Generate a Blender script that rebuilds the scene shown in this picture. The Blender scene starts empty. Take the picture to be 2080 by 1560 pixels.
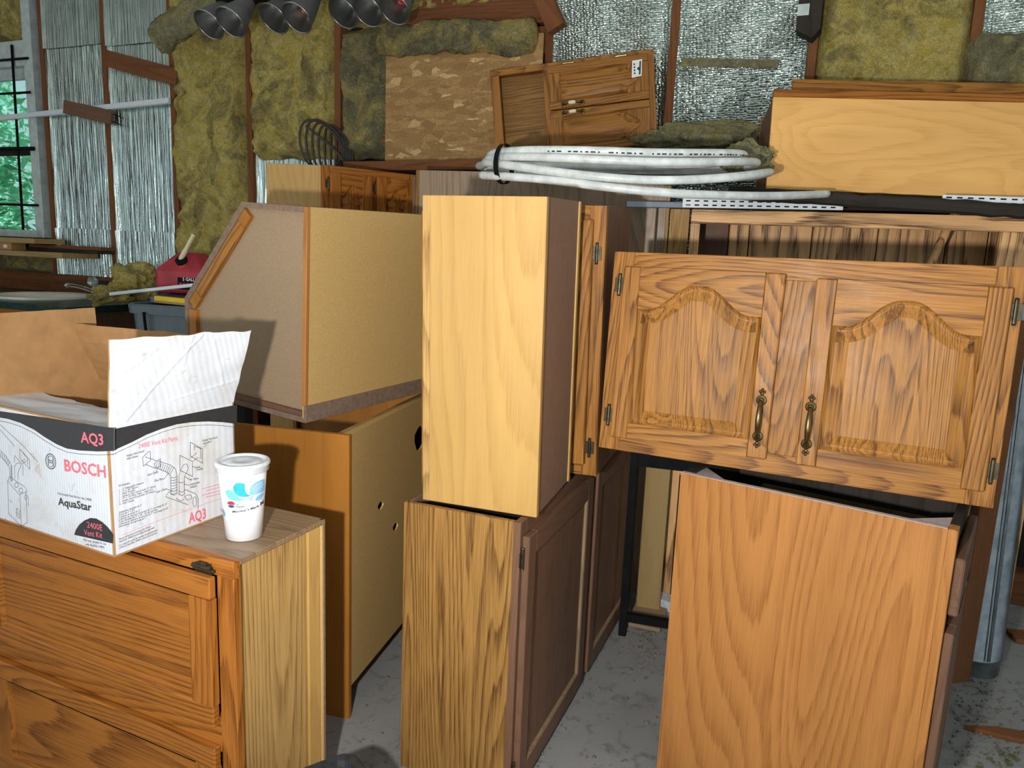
import bpy, bmesh, math, random
from mathutils import Vector, Matrix, noise, geometry
random.seed(7)
scene = bpy.context.scene
COL = scene.collection
R = math.radians

# ------------------------------------------------------------------ camera
F_PX, PITCH, ROLL, CAM_H = 1510.0, R(10.0), R(2.3), 1.397
_fwd = Vector((0, math.cos(PITCH), -math.sin(PITCH)))
_r0 = Vector((1, 0, 0)); _u0 = _r0.cross(_fwd)
_rt = _r0 * math.cos(ROLL) + _u0 * math.sin(ROLL); _up = _rt.cross(_fwd)
CAM_P = Vector((0, 0, CAM_H))
cam_d = bpy.data.cameras.new('camera'); cam = bpy.data.objects.new('camera', cam_d); COL.objects.link(cam)
cam_d.sensor_width = 36; cam_d.lens = 36 * F_PX / 2080; cam_d.clip_start = .02
cam.matrix_world = Matrix(((_rt.x, _up.x, -_fwd.x, 0), (_rt.y, _up.y, -_fwd.y, 0), (_rt.z, _up.z, -_fwd.z, CAM_H), (0, 0, 0, 1)))
scene.camera = cam
# ------------------------------------------------------------------ world and light
world = bpy.data.worlds.new('sky'); scene.world = world; world.use_nodes = True
bg = world.node_tree.nodes['Background']; bg.inputs[0].default_value = (.76, .91, 1.0, 1); bg.inputs[1].default_value = .72
lamp_d = bpy.data.lights.new('work_torch', 'SPOT'); lamp = bpy.data.objects.new('work_torch', lamp_d); COL.objects.link(lamp)
lamp_d.energy = 172; lamp_d.color = (1.0, .975, .945); lamp_d.spot_size = R(150); lamp_d.spot_blend = 1.0; lamp_d.shadow_soft_size = .022
LP = Vector((-.265, .02, 1.285)); lamp.location = LP
lamp.rotation_euler = (Vector((.15, 1.9, 1.42)) - LP).to_track_quat('-Z', 'Y').to_euler()
sun_d = bpy.data.lights.new('sun', 'SUN'); sun = bpy.data.objects.new('sun', sun_d); COL.objects.link(sun); sun_d.energy = 17.0; sun_d.angle = R(3)
sun.rotation_euler = Vector((.8, .25, -.75)).to_track_quat('-Z', 'Y').to_euler()
scene.view_settings.view_transform = 'Standard'; scene.view_settings.look = 'None'
scene.view_settings.gamma = 1; scene.view_settings.use_curve_mapping = False; scene.view_settings.exposure = 0.0

# ------------------------------------------------------------------ picture helpers (pixel of the 2080x1560 frame -> point on a real plane)
def ray(px, py): return _rt * ((px - 1040) / F_PX) + _up * (-(py - 780) / F_PX) + _fwd
def pix_y(px, py, y): r = ray(px, py); return CAM_P + r * (y / r.y)
def pix_z(px, py, z): r = ray(px, py); return CAM_P + r * ((z - CAM_H) / r.z)
def pix_plane(px, py, p0, n):
    r = ray(px, py); return CAM_P + r * ((Vector(p0) - CAM_P).dot(n) / r.dot(n))
def pose(x, y, z, yaw=0, rx=0, ry=0):
    return Matrix.Translation((x, y, z)) @ Matrix.Rotation(R(yaw), 4, 'Z') @ Matrix.Rotation(R(ry), 4, 'Y') @ Matrix.Rotation(R(rx), 4, 'X')

# ------------------------------------------------------------------ materials
def new_mat(name):
    m = bpy.data.materials.new(name); m.use_nodes = True; nt = m.node_tree
    return m, nt, nt.nodes['Principled BSDF']
def nd(nt, t, **kw):
    n = nt.nodes.new(t)
    for k, v in kw.items():
        if k.startswith('i_'):
            n.inputs[k[2:].replace('_', ' ')].default_value = v
        else: setattr(n, k, v)
    return n
def lk(nt, a, b): nt.links.new(a, b)
def ramp(nt, fac, stops):
    r = nt.nodes.new('ShaderNodeValToRGB'); el = r.color_ramp.elements
    while len(el) < len(stops): el.new(.5)
    for e, (p, c) in zip(el, stops):
        e.position = p; e.color = (c[0], c[1], c[2], 1) if not isinstance(c, (int, float)) else (c, c, c, 1)
    lk(nt, fac, r.inputs[0]); return r.outputs[0]
def mixc(nt, fac, a, b, mode='MIX'):
    m = nt.nodes.new('ShaderNodeMix'); m.data_type = 'RGBA'; m.blend_type = mode
    for sock, v in ((m.inputs[0], fac), (m.inputs[6], a), (m.inputs[7], b)):
        if isinstance(v, (int, float)): sock.default_value = v
        elif isinstance(v, (tuple, list)): sock.default_value = (v[0], v[1], v[2], 1)
        else: lk(nt, v, sock)
    return m.outputs[2]
def math_n(nt, op, a, b=None):
    m = nt.nodes.new('ShaderNodeMath'); m.operation = op
    for s, v in ((m.inputs[0], a), (m.inputs[1], b)):
        if v is None: continue
        if isinstance(v, (int, float)): s.default_value = v
        else: lk(nt, v, s)
    return m.outputs[0]
def coords(nt, scale=(1, 1, 1), rnd=13.0):
    tc = nd(nt, 'ShaderNodeTexCoord'); oi = nd(nt, 'ShaderNodeObjectInfo')
    s = math_n(nt, 'MULTIPLY', oi.outputs['Random'], rnd)
    cb = nd(nt, 'ShaderNodeCombineXYZ'); [lk(nt, s, cb.inputs[i]) for i in range(3)]
    ad = nd(nt, 'ShaderNodeVectorMath', operation='ADD'); lk(nt, tc.outputs['Object'], ad.inputs[0]); lk(nt, cb.outputs[0], ad.inputs[1])
    mu = nd(nt, 'ShaderNodeVectorMath', operation='MULTIPLY'); lk(nt, ad.outputs[0], mu.inputs[0]); mu.inputs[1].default_value = scale
    return mu.outputs[0]
def tex_noise(nt, vec, scale, detail=2, rough=.5, dist=0):
    n = nd(nt, 'ShaderNodeTexNoise'); lk(nt, vec, n.inputs['Vector'])
    n.inputs['Scale'].default_value = scale; n.inputs['Detail'].default_value = detail
    n.inputs['Roughness'].default_value = rough; n.inputs['Distortion'].default_value = dist
    return n.outputs['Fac']
def bump(nt, bs, h, strength=.3, dist=.002):
    b = nd(nt, 'ShaderNodeBump'); b.inputs['Strength'].default_value = strength; b.inputs['Distance'].default_value = dist
    lk(nt, h, b.inputs['Height']); lk(nt, b.outputs[0], bs.inputs['Normal'])
_AX = {'x': (.1, 1, 1), 'y': (1, .1, 1), 'z': (1, 1, .1)}
def wood(name, light, dark, axis='z', rings=26, size=3.6, contrast=.75, pore=.35, rough=.38, tone=.18, spec=.22, along=.12, wear=.12, strips=0):
    """Stained wood: contour lines of a stretched noise give cathedral grain, fine stretched noises give pores."""
    m, nt, bs = new_mat(name)
    def st(f): return {'x': (f, 1, 1), 'y': (1, f, 1), 'z': (1, 1, f)}[axis]
    v = coords(nt, st(along))
    if strips:      # glued-up panel: every strip has its own grain
        sp = nd(nt, 'ShaderNodeSeparateXYZ'); lk(nt, coords(nt, (1, 1, 1)), sp.inputs[0])
        fl = math_n(nt, 'FLOOR', math_n(nt, 'MULTIPLY', sp.outputs[0 if axis == 'z' else 2], strips))
        wn = nd(nt, 'ShaderNodeTexWhiteNoise', noise_dimensions='1D'); lk(nt, fl, wn.inputs['W'])
        sv = nd(nt, 'ShaderNodeVectorMath', operation='SCALE'); lk(nt, wn.outputs['Color'], sv.inputs[0]); sv.inputs['Scale'].default_value = 7
        av = nd(nt, 'ShaderNodeVectorMath', operation='ADD'); lk(nt, v, av.inputs[0]); lk(nt, sv.outputs[0], av.inputs[1]); v = av.outputs[0]
    n1 = tex_noise(nt, v, size, 1.6, .45, .35)
    fine = tex_noise(nt, coords(nt, st(.05)), 130, 2, .6)
    k = math_n(nt, 'FRACT', math_n(nt, 'ADD', math_n(nt, 'MULTIPLY', n1, rings), math_n(nt, 'MULTIPLY', fine, .45)))
    g = ramp(nt, k, [(.0, 1), (.16, .7), (.5, .12), (.9, .0), (1, .9)])
    p = tex_noise(nt, coords(nt, st(.025)), 340, 2, .6)
    pr = ramp(nt, p, [(.40, 1), (.60, 0)])
    g = math_n(nt, 'MULTIPLY', g, math_n(nt, 'ADD', math_n(nt, 'MULTIPLY', pr, .55), .5))
    t = tex_noise(nt, coords(nt, st(.25)), 4.0, 3, .6)
    c = mixc(nt, math_n(nt, 'MULTIPLY', g, contrast), light, dark)
    c = mixc(nt, math_n(nt, 'MULTIPLY', pr, pore * .6), c, dark)
    c = mixc(nt, 1.0, c, ramp(nt, t, [(.25, 1 - tone), (.75, 1.0)]), 'MULTIPLY')
    if strips: c = mixc(nt, 1.0, c, ramp(nt, wn.outputs['Value'], [(0, .78), (1, 1.0)]), 'MULTIPLY')
    w = tex_noise(nt, coords(nt), 9.0, 6, .7)
    c = mixc(nt, ramp(nt, w, [(.6, 0), (.85, wear)]), c, tuple(x * .75 + .10 for x in light))
    lk(nt, c, bs.inputs['Base Color'])
    lk(nt, ramp(nt, w, [(.3, rough), (.75, min(1, rough + .2))]), bs.inputs['Roughness'])
    bs.inputs['Specular IOR Level'].default_value = spec
    bump(nt, bs, pr, .12, .0008)
    return m
def plain(name, col, rough=.5, metal=0, spec=.5, var=.12, scale=30, bmp=0, coat=0):
    m, nt, bs = new_mat(name)
    n = tex_noise(nt, coords(nt), scale, 4, .6)
    c = mixc(nt, ramp(nt, n, [(.3, 0), (.7, 1)]), tuple(x * (1 - var) for x in col), tuple(min(1, x * (1 + var)) for x in col))
    lk(nt, c, bs.inputs['Base Color']); bs.inputs['Roughness'].default_value = rough; bs.inputs['Metallic'].default_value = metal
    bs.inputs['Specular IOR Level'].default_value = spec; bs.inputs['Coat Weight'].default_value = coat
    if bmp: bump(nt, bs, n, bmp, .002)
    return m
M = {}
for ax in 'xz':
    M['oak_' + ax] = wood('honey_oak_' + ax, (.43, .185, .036), (.10, .034, .007), ax, rings=58, size=3.2, contrast=.95, pore=.5, rough=.36, wear=.04)
    M['oakpan_' + ax] = wood('honey_oak_panel_' + ax, (.45, .20, .042), (.115, .040, .009), ax, rings=58, size=3.2, contrast=.9, pore=.5, rough=.36, strips=13, tone=.1, wear=.04)
    M['oakr_' + ax] = wood('red_oak_' + ax, (.46, .165, .026), (.14, .040, .006), ax, rings=40, size=3.2, contrast=.9, pore=.4, rough=.36)
    M['oakd_' + ax] = wood('dark_oak_' + ax, (.20, .105, .062), (.11, .055, .032), ax, rings=34, contrast=.5, pore=.3, rough=.42)
    M['oakp_' + ax] = wood('pale_rubbed_oak_' + ax, (.98, .56, .24), (.09, .034, .014), ax, rings=20, size=3.2, contrast=1.0, pore=.25, rough=.35)
    M['lam_' + ax] = wood('oak_print_laminate_' + ax, (.41, .215, .058), (.10, .040, .010), ax, rings=70, contrast=.98, pore=.5, rough=.42, along=.06)
    M['laml_' + ax] = wood('pale_oak_laminate_' + ax, (.58, .36, .125), (.21, .105, .03), ax, rings=60, contrast=.8, pore=.4, rough=.45, along=.06)
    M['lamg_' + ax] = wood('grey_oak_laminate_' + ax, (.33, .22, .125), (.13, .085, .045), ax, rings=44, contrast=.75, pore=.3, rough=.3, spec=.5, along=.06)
    M['maple_' + ax] = wood('maple_veneer_' + ax, (.585, .355, .110), (.41, .215, .055), ax, rings=26, size=3, contrast=.5, pore=.15, rough=.33, tone=.2, spec=.35)
    M['mapo_' + ax] = wood('figured_maple_' + ax, (.95, .53, .17), (.68, .33, .085), ax, rings=22, size=3.4, contrast=.45, pore=.12, rough=.36, tone=.25, along=.3)
    M['cherry_' + ax] = wood('amber_veneer_' + ax, (.50, .215, .058), (.28, .102, .022), ax, rings=34, size=2.6, contrast=.75, pore=.3, rough=.4, tone=.2)
    M['birch_' + ax] = wood('orange_birch_' + ax, (.45, .18, .028), (.31, .11, .014), ax, rings=12, size=2.5, contrast=.45, pore=.12, rough=.4, tone=.35)
    M['stud_' + ax] = wood('old_framing_timber_' + ax, (.24, .098, .042), (.11, .043, .018), ax, rings=18, size=4, contrast=.6, pore=.3, rough=.75, spec=.1)
    M['raw_' + ax] = wood('raw_pine_' + ax, (.46, .32, .14), (.28, .17, .06), ax, rings=16, size=4, contrast=.6, pore=.2, rough=.7, spec=.1)
    M['dusk_' + ax] = wood('blackened_shade_timber_' + ax, (.05, .042, .036), (.02, .016, .013), ax, rings=12, size=4, contrast=.6, pore=.2, rough=.8, spec=.08, wear=.0)  # blackened wood, also the painted shade inside the open base cabinet
M['mdf'] = plain('raw_hardboard', (.56, .365, .135), .72, var=.09, scale=200, spec=.2, bmp=.05)
M['mdf_grey'] = plain('dusty_particle_board', (.33, .235, .145), .8, var=.10, scale=240, spec=.15, bmp=.06)
M['hardback'] = plain('brown_hardboard_back', (.25, .148, .098), .55, var=.1, scale=40, spec=.35)
M['dust_edge'] = plain('dusty_board_edge', (.22, .15, .105), .8, var=.2, scale=80, spec=.15, bmp=.15)
M['grey_edge'] = plain('pale_grey_edge', (.43, .37, .36), .7, var=.15, scale=80)
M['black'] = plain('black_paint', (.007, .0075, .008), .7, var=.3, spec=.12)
M['black_plastic'] = plain('scuffed_black_plastic', (.022, .024, .03), .5, var=.5, scale=60)
M['brass'] = plain('antique_brass', (.23, .17, .075), .3, 1, var=.3, scale=40)
M['brass_dark'] = plain('tarnished_brass', (.075, .06, .035), .42, .8, var=.4, scale=60)
M['cream'] = plain('cream_ceramic', (.78, .70, .46), .2, var=.04)
M['steel'] = plain('brushed_steel', (.36, .40, .46), .4, .85, var=.12, scale=14)
M['galv'] = plain('galvanised_steel', (.25, .275, .285), .34, .9, var=.3, scale=18, bmp=.05)
M['white_metal'] = plain('white_enamel', (.74, .79, .82), .4, var=.05)
M['pvc'] = plain('scuffed_white_pipe', (.66, .70, .675), .38, var=.28, scale=16)
M['white_trim'] = plain('white_painted_trim', (.52, .60, .58), .55, var=.18, scale=20)
M['chrome'] = plain('chrome', (.7, .72, .74), .12, 1, var=.1)
M['porcelain'] = plain('white_porcelain', (.82, .78, .68), .15, var=.05)
M['red_plastic'] = plain('dusty_red_plastic', (.40, .03, .045), .5, var=.25, scale=14)
M['grey_plastic'] = plain('grey_blue_plastic', (.12, .16, .18), .45, var=.1)
M['lav_plastic'] = plain('lavender_grey_plastic', (.15, .16, .23), .4, var=.1)
M['yellow'] = plain('yellow_paint', (.80, .58, .02), .4, var=.05)
M['card'] = plain('brown_cardboard', (.42, .235, .10), .85, var=.12, scale=22, spec=.15, bmp=.05)
M['white_paper'] = plain('white_label_paper', (.82, .84, .80), .6, var=.03)
M['ink'] = plain('black_ink', (.025, .025, .028), .6, var=.2, scale=80)
M['pink_ink'] = plain('faded_red_ink', (.80, .155, .20), .6, var=.08, scale=80)
M['glass_lid'] = plain('cloudy_clear_plastic', (.66, .70, .74), .18, var=.12, scale=30)
M['cup'] = plain('white_waxed_paper', (.86, .87, .88), .45, var=.02)
M['blue'] = plain('cyan_print', (.03, .42, .68), .45, var=.12, scale=90)
M['lblue'] = plain('pale_blue_print', (.22, .52, .80), .45, var=.06)
M['teal'] = plain('aqua_print', (.18, .62, .74), .45, var=.06)
M['navy'] = plain('navy_print', (.03, .05, .22), .45, var=.06)
M['redp'] = plain('red_print', (.70, .03, .05), .45, var=.06)
M['wax_white'] = plain('plaster_white', (.62, .66, .70), .85, var=.25, scale=60, bmp=.3)
M['leaf_dry'] = plain('dry_leaf', (.13, .14, .06), .7, var=.5, scale=50)
M['wire'] = plain('brown_cable_sheath', (.045, .037, .032), .55, var=.2)
M['lamp_out'] = plain('weathered_aluminium', (.16, .165, .16), .5, .55, var=.2, scale=18)
M['lamp_in'] = plain('spun_aluminium_inside', (.33, .33, .31), .3, .95, var=.1)
M['red_bulb'] = plain('red_bulb_glass', (.45, .03, .03), .3, var=.1)
M['ceil'] = plain('pale_ceiling_board', (.78, .79, .76), .8, var=.06)
M['crumb'] = plain('floor_grit', (.18, .165, .13), .9, var=.5, scale=200)

def mat_box_white():
    m, nt, bs = new_mat('dirty_white_corrugated_card')
    v = coords(nt, rnd=0)
    wv = nd(nt, 'ShaderNodeTexWave', wave_type='BANDS', bands_direction='X'); lk(nt, v, wv.inputs['Vector'])
    wv.inputs['Scale'].default_value = 42; wv.inputs['Distortion'].default_value = .6; wv.inputs['Detail'].default_value = 1
    n = tex_noise(nt, v, 7, 7, .72, .4); st = tex_noise(nt, v, 26, 5, .7, .8)
    c = mixc(nt, ramp(nt, n, [(.50, 0), (.74, .55)]), (.68, .71, .76), (.50, .42, .29))
    c = mixc(nt, ramp(nt, st, [(.60, 0), (.78, .7)]), c, (.36, .27, .17))
    c = mixc(nt, math_n(nt, 'MULTIPLY', wv.outputs[1], .12), c, (.48, .50, .54))
    lk(nt, c, bs.inputs['Base Color']); bs.inputs['Roughness'].default_value = .6; bs.inputs['Specular IOR Level'].default_value = .3
    bump(nt, bs, wv.outputs[1], .25, .0012); return m
M['box_white'] = mat_box_white()
def mat_fibre(name, y1, y2, g1, g2, dirt=.5):
    m, nt, bs = new_mat(name); v = coords(nt)
    n = tex_noise(nt, v, 5.5, 8, .66, .9); n2 = tex_noise(nt, v, 17, 7, .7, 1.2); n3 = tex_noise(nt, v, 75, 5, .7, 1.6)
    a = mixc(nt, ramp(nt, n2, [(.3, 0), (.68, 1)]), y1, y2)
    b = mixc(nt, ramp(nt, n2, [(.3, 0), (.7, 1)]), g1, g2)
    c = mixc(nt, ramp(nt, n, [(dirt - .09, 0), (dirt + .08, 1)]), a, b)
    c = mixc(nt, ramp(nt, n3, [(.33, .5), (.50, 0)]), c, (.07, .058, .02))
    c = mixc(nt, ramp(nt, n3, [(.55, 0), (.75, .6)]), c, (.95, .85, .50))
    lk(nt, c, bs.inputs['Base Color']); bs.inputs['Roughness'].default_value = .95; bs.inputs['Specular IOR Level'].default_value = .08
    bump(nt, bs, math_n(nt, 'ADD', n2, math_n(nt, 'MULTIPLY', n3, .6)), 1.0, .035); return m
M['fibre'] = mat_fibre('yellow_fibreglass', (.80, .58, .07), (1.0, .86, .36), (.24, .19, .06), (.56, .46, .20), .56)
M['fibre_dark'] = mat_fibre('dirty_fibreglass', (.50, .38, .08), (.80, .64, .26), (.17, .155, .085), (.40, .36, .21), .47)
M['fibre_grey'] = mat_fibre('grey_fibreglass', (.50, .42, .13), (.74, .63, .30), (.27, .255, .13), (.54, .50, .30), .45)
def mat_foil(name, woven):
    m, nt, bs = new_mat(name); tc = nd(nt, 'ShaderNodeTexCoord'); v = tc.outputs['Object']
    bs.inputs['Metallic'].default_value = 1.0
    n = tex_noise(nt, v, 9, 5, .7)
    if woven:
        mp = nd(nt, 'ShaderNodeMapping'); lk(nt, v, mp.inputs[0]); mp.inputs['Scale'].default_value = (62, 62, 100); mp.inputs['Rotation'].default_value = (0, R(3), 0)
        vo = nd(nt, 'ShaderNodeTexVoronoi', feature='F1', voronoi_dimensions='3D'); lk(nt, mp.outputs[0], vo.inputs['Vector']); vo.inputs['Scale'].default_value = 1.0; vo.inputs['Randomness'].default_value = .55
        h = math_n(nt, 'ADD', math_n(nt, 'MULTIPLY', vo.outputs['Distance'], -1.0), math_n(nt, 'MULTIPLY', n, 2.2))
        st, ds = .85, .010
    else:
        f = tex_noise(nt, coords(nt, (1, 1, .35), 5), 170, 3, .7); f2 = tex_noise(nt, coords(nt, (1, 1, .022), 5), 75, 2, .6)
        h = math_n(nt, 'ADD', math_n(nt, 'MULTIPLY', f, .08), f2); st, ds = .95, .016
    c = mixc(nt, ramp(nt, n, [(.35, 0), (.75, 1)]), (.72, .84, .78), (.52, .64, .59))
    lk(nt, c, bs.inputs['Base Color']); bs.inputs['Roughness'].default_value = .24
    bump(nt, bs, h, st, ds); return m
M['foil'] = mat_foil('crinkled_foil', False); M['foil_w'] = mat_foil('bubble_foil', True)
def mat_osb():
    m, nt, bs = new_mat('strand_board'); cols = []
    base = coords(nt, rnd=0); c = None
    nz = nd(nt, 'ShaderNodeTexNoise'); lk(nt, base, nz.inputs['Vector']); nz.inputs['Scale'].default_value = 22; nz.inputs['Detail'].default_value = 3
    sc_ = nd(nt, 'ShaderNodeVectorMath', operation='SCALE'); lk(nt, nz.outputs['Color'], sc_.inputs[0]); sc_.inputs['Scale'].default_value = .022
    ad_ = nd(nt, 'ShaderNodeVectorMath', operation='ADD'); lk(nt, base, ad_.inputs[0]); lk(nt, sc_.outputs[0], ad_.inputs[1]); base = ad_.outputs[0]
    for i, (rot, sc) in enumerate((((0, .5, 0), (9, 40, 34)), ((0, 1.9, 0), (8, 40, 40)), ((0, -.6, 0), (12, 40, 26)))):
        mp = nd(nt, 'ShaderNodeMapping'); lk(nt, base, mp.inputs[0]); mp.inputs['Rotation'].default_value = rot; mp.inputs['Scale'].default_value = (sc[0] * 1.35, .01, sc[2] * 1.35); mp.inputs['Location'].default_value = (i * 3.3, 0, i * 1.7)
        vo = nd(nt, 'ShaderNodeTexVoronoi', feature='F1'); lk(nt, mp.outputs[0], vo.inputs['Vector']); vo.inputs['Scale'].default_value = 1
        sp = nd(nt, 'ShaderNodeSeparateColor'); lk(nt, vo.outputs['Color'], sp.inputs[0])
        col = ramp(nt, sp.outputs[0], [(0, (.33, .185, .058)), (.5, (.42, .24, .08)), (.9, (.50, .30, .105)), (1, (.85, .60, .28))])
        c = col if c is None else mixc(nt, ramp(nt, sp.outputs[1], [(.52, 0), (.56, 1)]), c, col)
    f = tex_noise(nt, base, 120, 4, .7)
    c = mixc(nt, ramp(nt, f, [(.35, .4), (.6, 0)]), c, (.10, .05, .02))
    lk(nt, c, bs.inputs['Base Color']); bs.inputs['Roughness'].default_value = .7; bump(nt, bs, f, .3, .002); return m
M['osb'] = mat_osb()
def mat_concrete():
    m, nt, bs = new_mat('stained_concrete'); v = coords(nt, rnd=0)
    a = tex_noise(nt, v, 1.6, 8, .65, .6); b = tex_noise(nt, v, 14, 8, .7, 1.0); d = tex_noise(nt, v, 60, 4, .7)
    c = mixc(nt, ramp(nt, a, [(.3, 0), (.7, 1)]), (.25, .25, .243), (.33, .33, .32))
    c = mixc(nt, ramp(nt, b, [(.36, .6), (.47, 0)]), c, (.12, .12, .115))
    c = mixc(nt, ramp(nt, d, [(.66, 0), (.85, .25)]), c, (.55, .55, .52))
    lk(nt, c, bs.inputs['Base Color']); lk(nt, ramp(nt, b, [(.3, .55), (.7, .8)]), bs.inputs['Roughness']); bump(nt, bs, b, .2, .004); return m
M['concrete'] = mat_concrete()
def mat_green():
    m, nt, bs = new_mat('green_marble_laminate'); v = coords(nt, rnd=0)
    a = tex_noise(nt, v, 55, 5, .7, .6)
    lk(nt, ramp(nt, a, [(.35, (.006, .022, .02)), (.55, (.012, .05, .045)), (.72, (.05, .12, .11))]), bs.inputs['Base Color']); bs.inputs['Roughness'].default_value = .3; return m
M['green'] = mat_green()
def mat_glass():
    m, nt, bs = new_mat('window_glass'); nt.nodes.remove(bs)
    t = nd(nt, 'ShaderNodeBsdfTransparent'); t.inputs[0].default_value = (.86, 1, .96, 1)
    g = nd(nt, 'ShaderNodeBsdfGlossy'); g.inputs['Roughness'].default_value = .02
    mx = nd(nt, 'ShaderNodeMixShader'); mx.inputs[0].default_value = .05; lk(nt, t.outputs[0], mx.inputs[1]); lk(nt, g.outputs[0], mx.inputs[2])
    lk(nt, mx.outputs[0], nt.nodes['Material Output'].inputs[0]); return m
M['glass'] = mat_glass()
def mat_crystal():
    m, nt, bs = new_mat('clear_acrylic'); bs.inputs['Transmission Weight'].default_value = .85; bs.inputs['Roughness'].default_value = .08
    bs.inputs['Base Color'].default_value = (.9, .95, .95, 1); return m
M['crystal'] = mat_crystal()
def mat_leaf(name, a, b):
    m, nt, bs = new_mat(name); n = tex_noise(nt, coords(nt), 6, 3, .6)
    lk(nt, ramp(nt, n, [(.3, a), (.7, b)]), bs.inputs['Base Color']); bs.inputs['Roughness'].default_value = .6
    bs.inputs['Transmission Weight'].default_value = 0; bs.inputs['Subsurface Weight'].default_value = .0; return m
M['leaf'] = mat_leaf('bright_leaf', (.22, .70, .44), (.60, .95, .74)); M['leaf2'] = mat_leaf('pale_leaf', (.36, .74, .60), (.70, .98, .86))

# ------------------------------------------------------------------ mesh helpers
def setprops(o, label=None, cat=None, group=None, kind=None):
    if label: o['label'] = label
    if cat: o['category'] = cat
    if group: o['group'] = group
    if kind: o['kind'] = kind
    return o
def thing(name, label, cat, Mx=None, group=None, kind=None):
    o = bpy.data.objects.new(name, None); o.empty_display_size = .05; COL.objects.link(o)
    if Mx is not None: o.matrix_world = Mx
    return setprops(o, label, cat, group, kind)
def link(name, me, mats, parent=None, Mx=None, smooth=False):
    if not isinstance(mats, (list, tuple)): mats = [mats]
    for m in mats: me.materials.append(M[m] if isinstance(m, str) else m)
    if smooth:
        for p in me.polygons: p.use_smooth = True
    o = bpy.data.objects.new(name, me); COL.objects.link(o)
    if parent: o.parent = parent
    if Mx is not None: o.matrix_basis = Mx
    return o
def finish(name, bm, mats, parent=None, Mx=None, smooth=False, recalc=True):
    if recalc: bmesh.ops.recalc_face_normals(bm, faces=bm.faces)
    me = bpy.data.meshes.new(name); bm.to_mesh(me); bm.free()
    return link(name, me, mats, parent, Mx, smooth)
def rb(bm, x0, x1, y0, y1, z0, z1, bev=.0012, mi=0):
    r = bmesh.ops.create_cube(bm, size=1)
    for v in r['verts']:
        v.co = Vector((x0 + (v.co.x + .5) * (x1 - x0), y0 + (v.co.y + .5) * (y1 - y0), z0 + (v.co.z + .5) * (z1 - z0)))
    es = {e for v in r['verts'] for e in v.link_edges}; fs = {f for v in r['verts'] for f in v.link_faces}
    for f in fs: f.material_index = mi
    b = min(bev, .3 * min(abs(x1 - x0), abs(y1 - y0), abs(z1 - z0)))
    if b > 0:
        q = bmesh.ops.bevel(bm, geom=list(es), offset=b, segments=1, affect='EDGES', profile=.5)
        for f in q['faces']: f.material_index = mi
def box(name, x0, x1, y0, y1, z0, z1, mat, parent=None, bev=.0012, Mx=None):
    bm = bmesh.new(); rb(bm, x0, x1, y0, y1, z0, z1, bev); return finish(name, bm, mat, parent, Mx)
def in_poly(p, poly):
    c = False; n = len(poly); j = n - 1
    for i in range(n):
        if (poly[i][1] > p[1]) != (poly[j][1] > p[1]) and p[0] < (poly[j][0] - poly[i][0]) * (p[1] - poly[i][1]) / (poly[j][1] - poly[i][1]) + poly[i][0]: c = not c
        j = i
    return c
def tri2d(outer, holes=(), extra=()):
    vs, es = [], []
    for loop in [outer] + list(holes):
        k = len(vs); vs += [Vector((p[0], p[1])) for p in loop]; es += [(k + i, k + (i + 1) % len(loop)) for i in range(len(loop))]
    vs += [Vector((p[0], p[1])) for p in extra]
    V, E, Fc, *_ = geometry.delaunay_2d_cdt(vs, es, [], 0, 1e-6)
    out = []
    for f in Fc:
        c = sum((V[i] for i in f), Vector((0, 0))) / len(f)
        if in_poly(c, outer) and not any(in_poly(c, h) for h in holes): out.append(tuple(f))
    return V, out
def plate_mesh(bm, outer, holes, y0, y1, mi=0, fn=None):
    """flat plate in the xz plane between y0 (front) and y1; fn maps (u,v,d)->Vector"""
    fn = fn or (lambda u, v, d: Vector((u, d, v)))
    V, T = tri2d(outer, holes)
    A = [bm.verts.new(fn(v.x, v.y, y0)) for v in V]; Bv = [bm.verts.new(fn(v.x, v.y, y1)) for v in V]
    cnt = {}
    for t in T:
        try:
            bm.faces.new([A[i] for i in t]).material_index = mi; bm.faces.new([Bv[i] for i in reversed(t)]).material_index = mi
        except ValueError: continue
        for a, b in ((0, 1), (1, 2), (2, 0)):
            cnt[(t[a], t[b])] = 1
    for (a, b) in list(cnt):
        if (b, a) not in cnt:
            try: bm.faces.new([A[b], A[a], Bv[a], Bv[b]]).material_index = mi
            except ValueError: pass
    for v in A + Bv:
        if not v.link_faces: bm.verts.remove(v)
def plate(name, outer, holes, y0, y1, mat, parent=None, Mx=None, fn=None):
    bm = bmesh.new(); plate_mesh(bm, outer, holes, y0, y1, 0, fn); return finish(name, bm, mat, parent, Mx)
def lathe(bm, prof, seg=32, Mx=None, mi=0, cap=False):
    rings = []
    for r, z in prof:
        rings.append([bm.verts.new((r * math.cos(2 * math.pi * i / seg), r * math.sin(2 * math.pi * i / seg), z)) for i in range(seg)])
    if Mx is not None:
        for rg in rings:
            for v in rg: v.co = Mx @ v.co
    for a, b in zip(rings, rings[1:]):
        for i in range(seg):
            bm.faces.new([a[i], a[(i + 1) % seg], b[(i + 1) % seg], b[i]]).material_index = mi
    if cap:
        bm.faces.new(list(reversed(rings[0]))).material_index = mi; bm.faces.new(rings[-1]).material_index = mi
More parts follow.
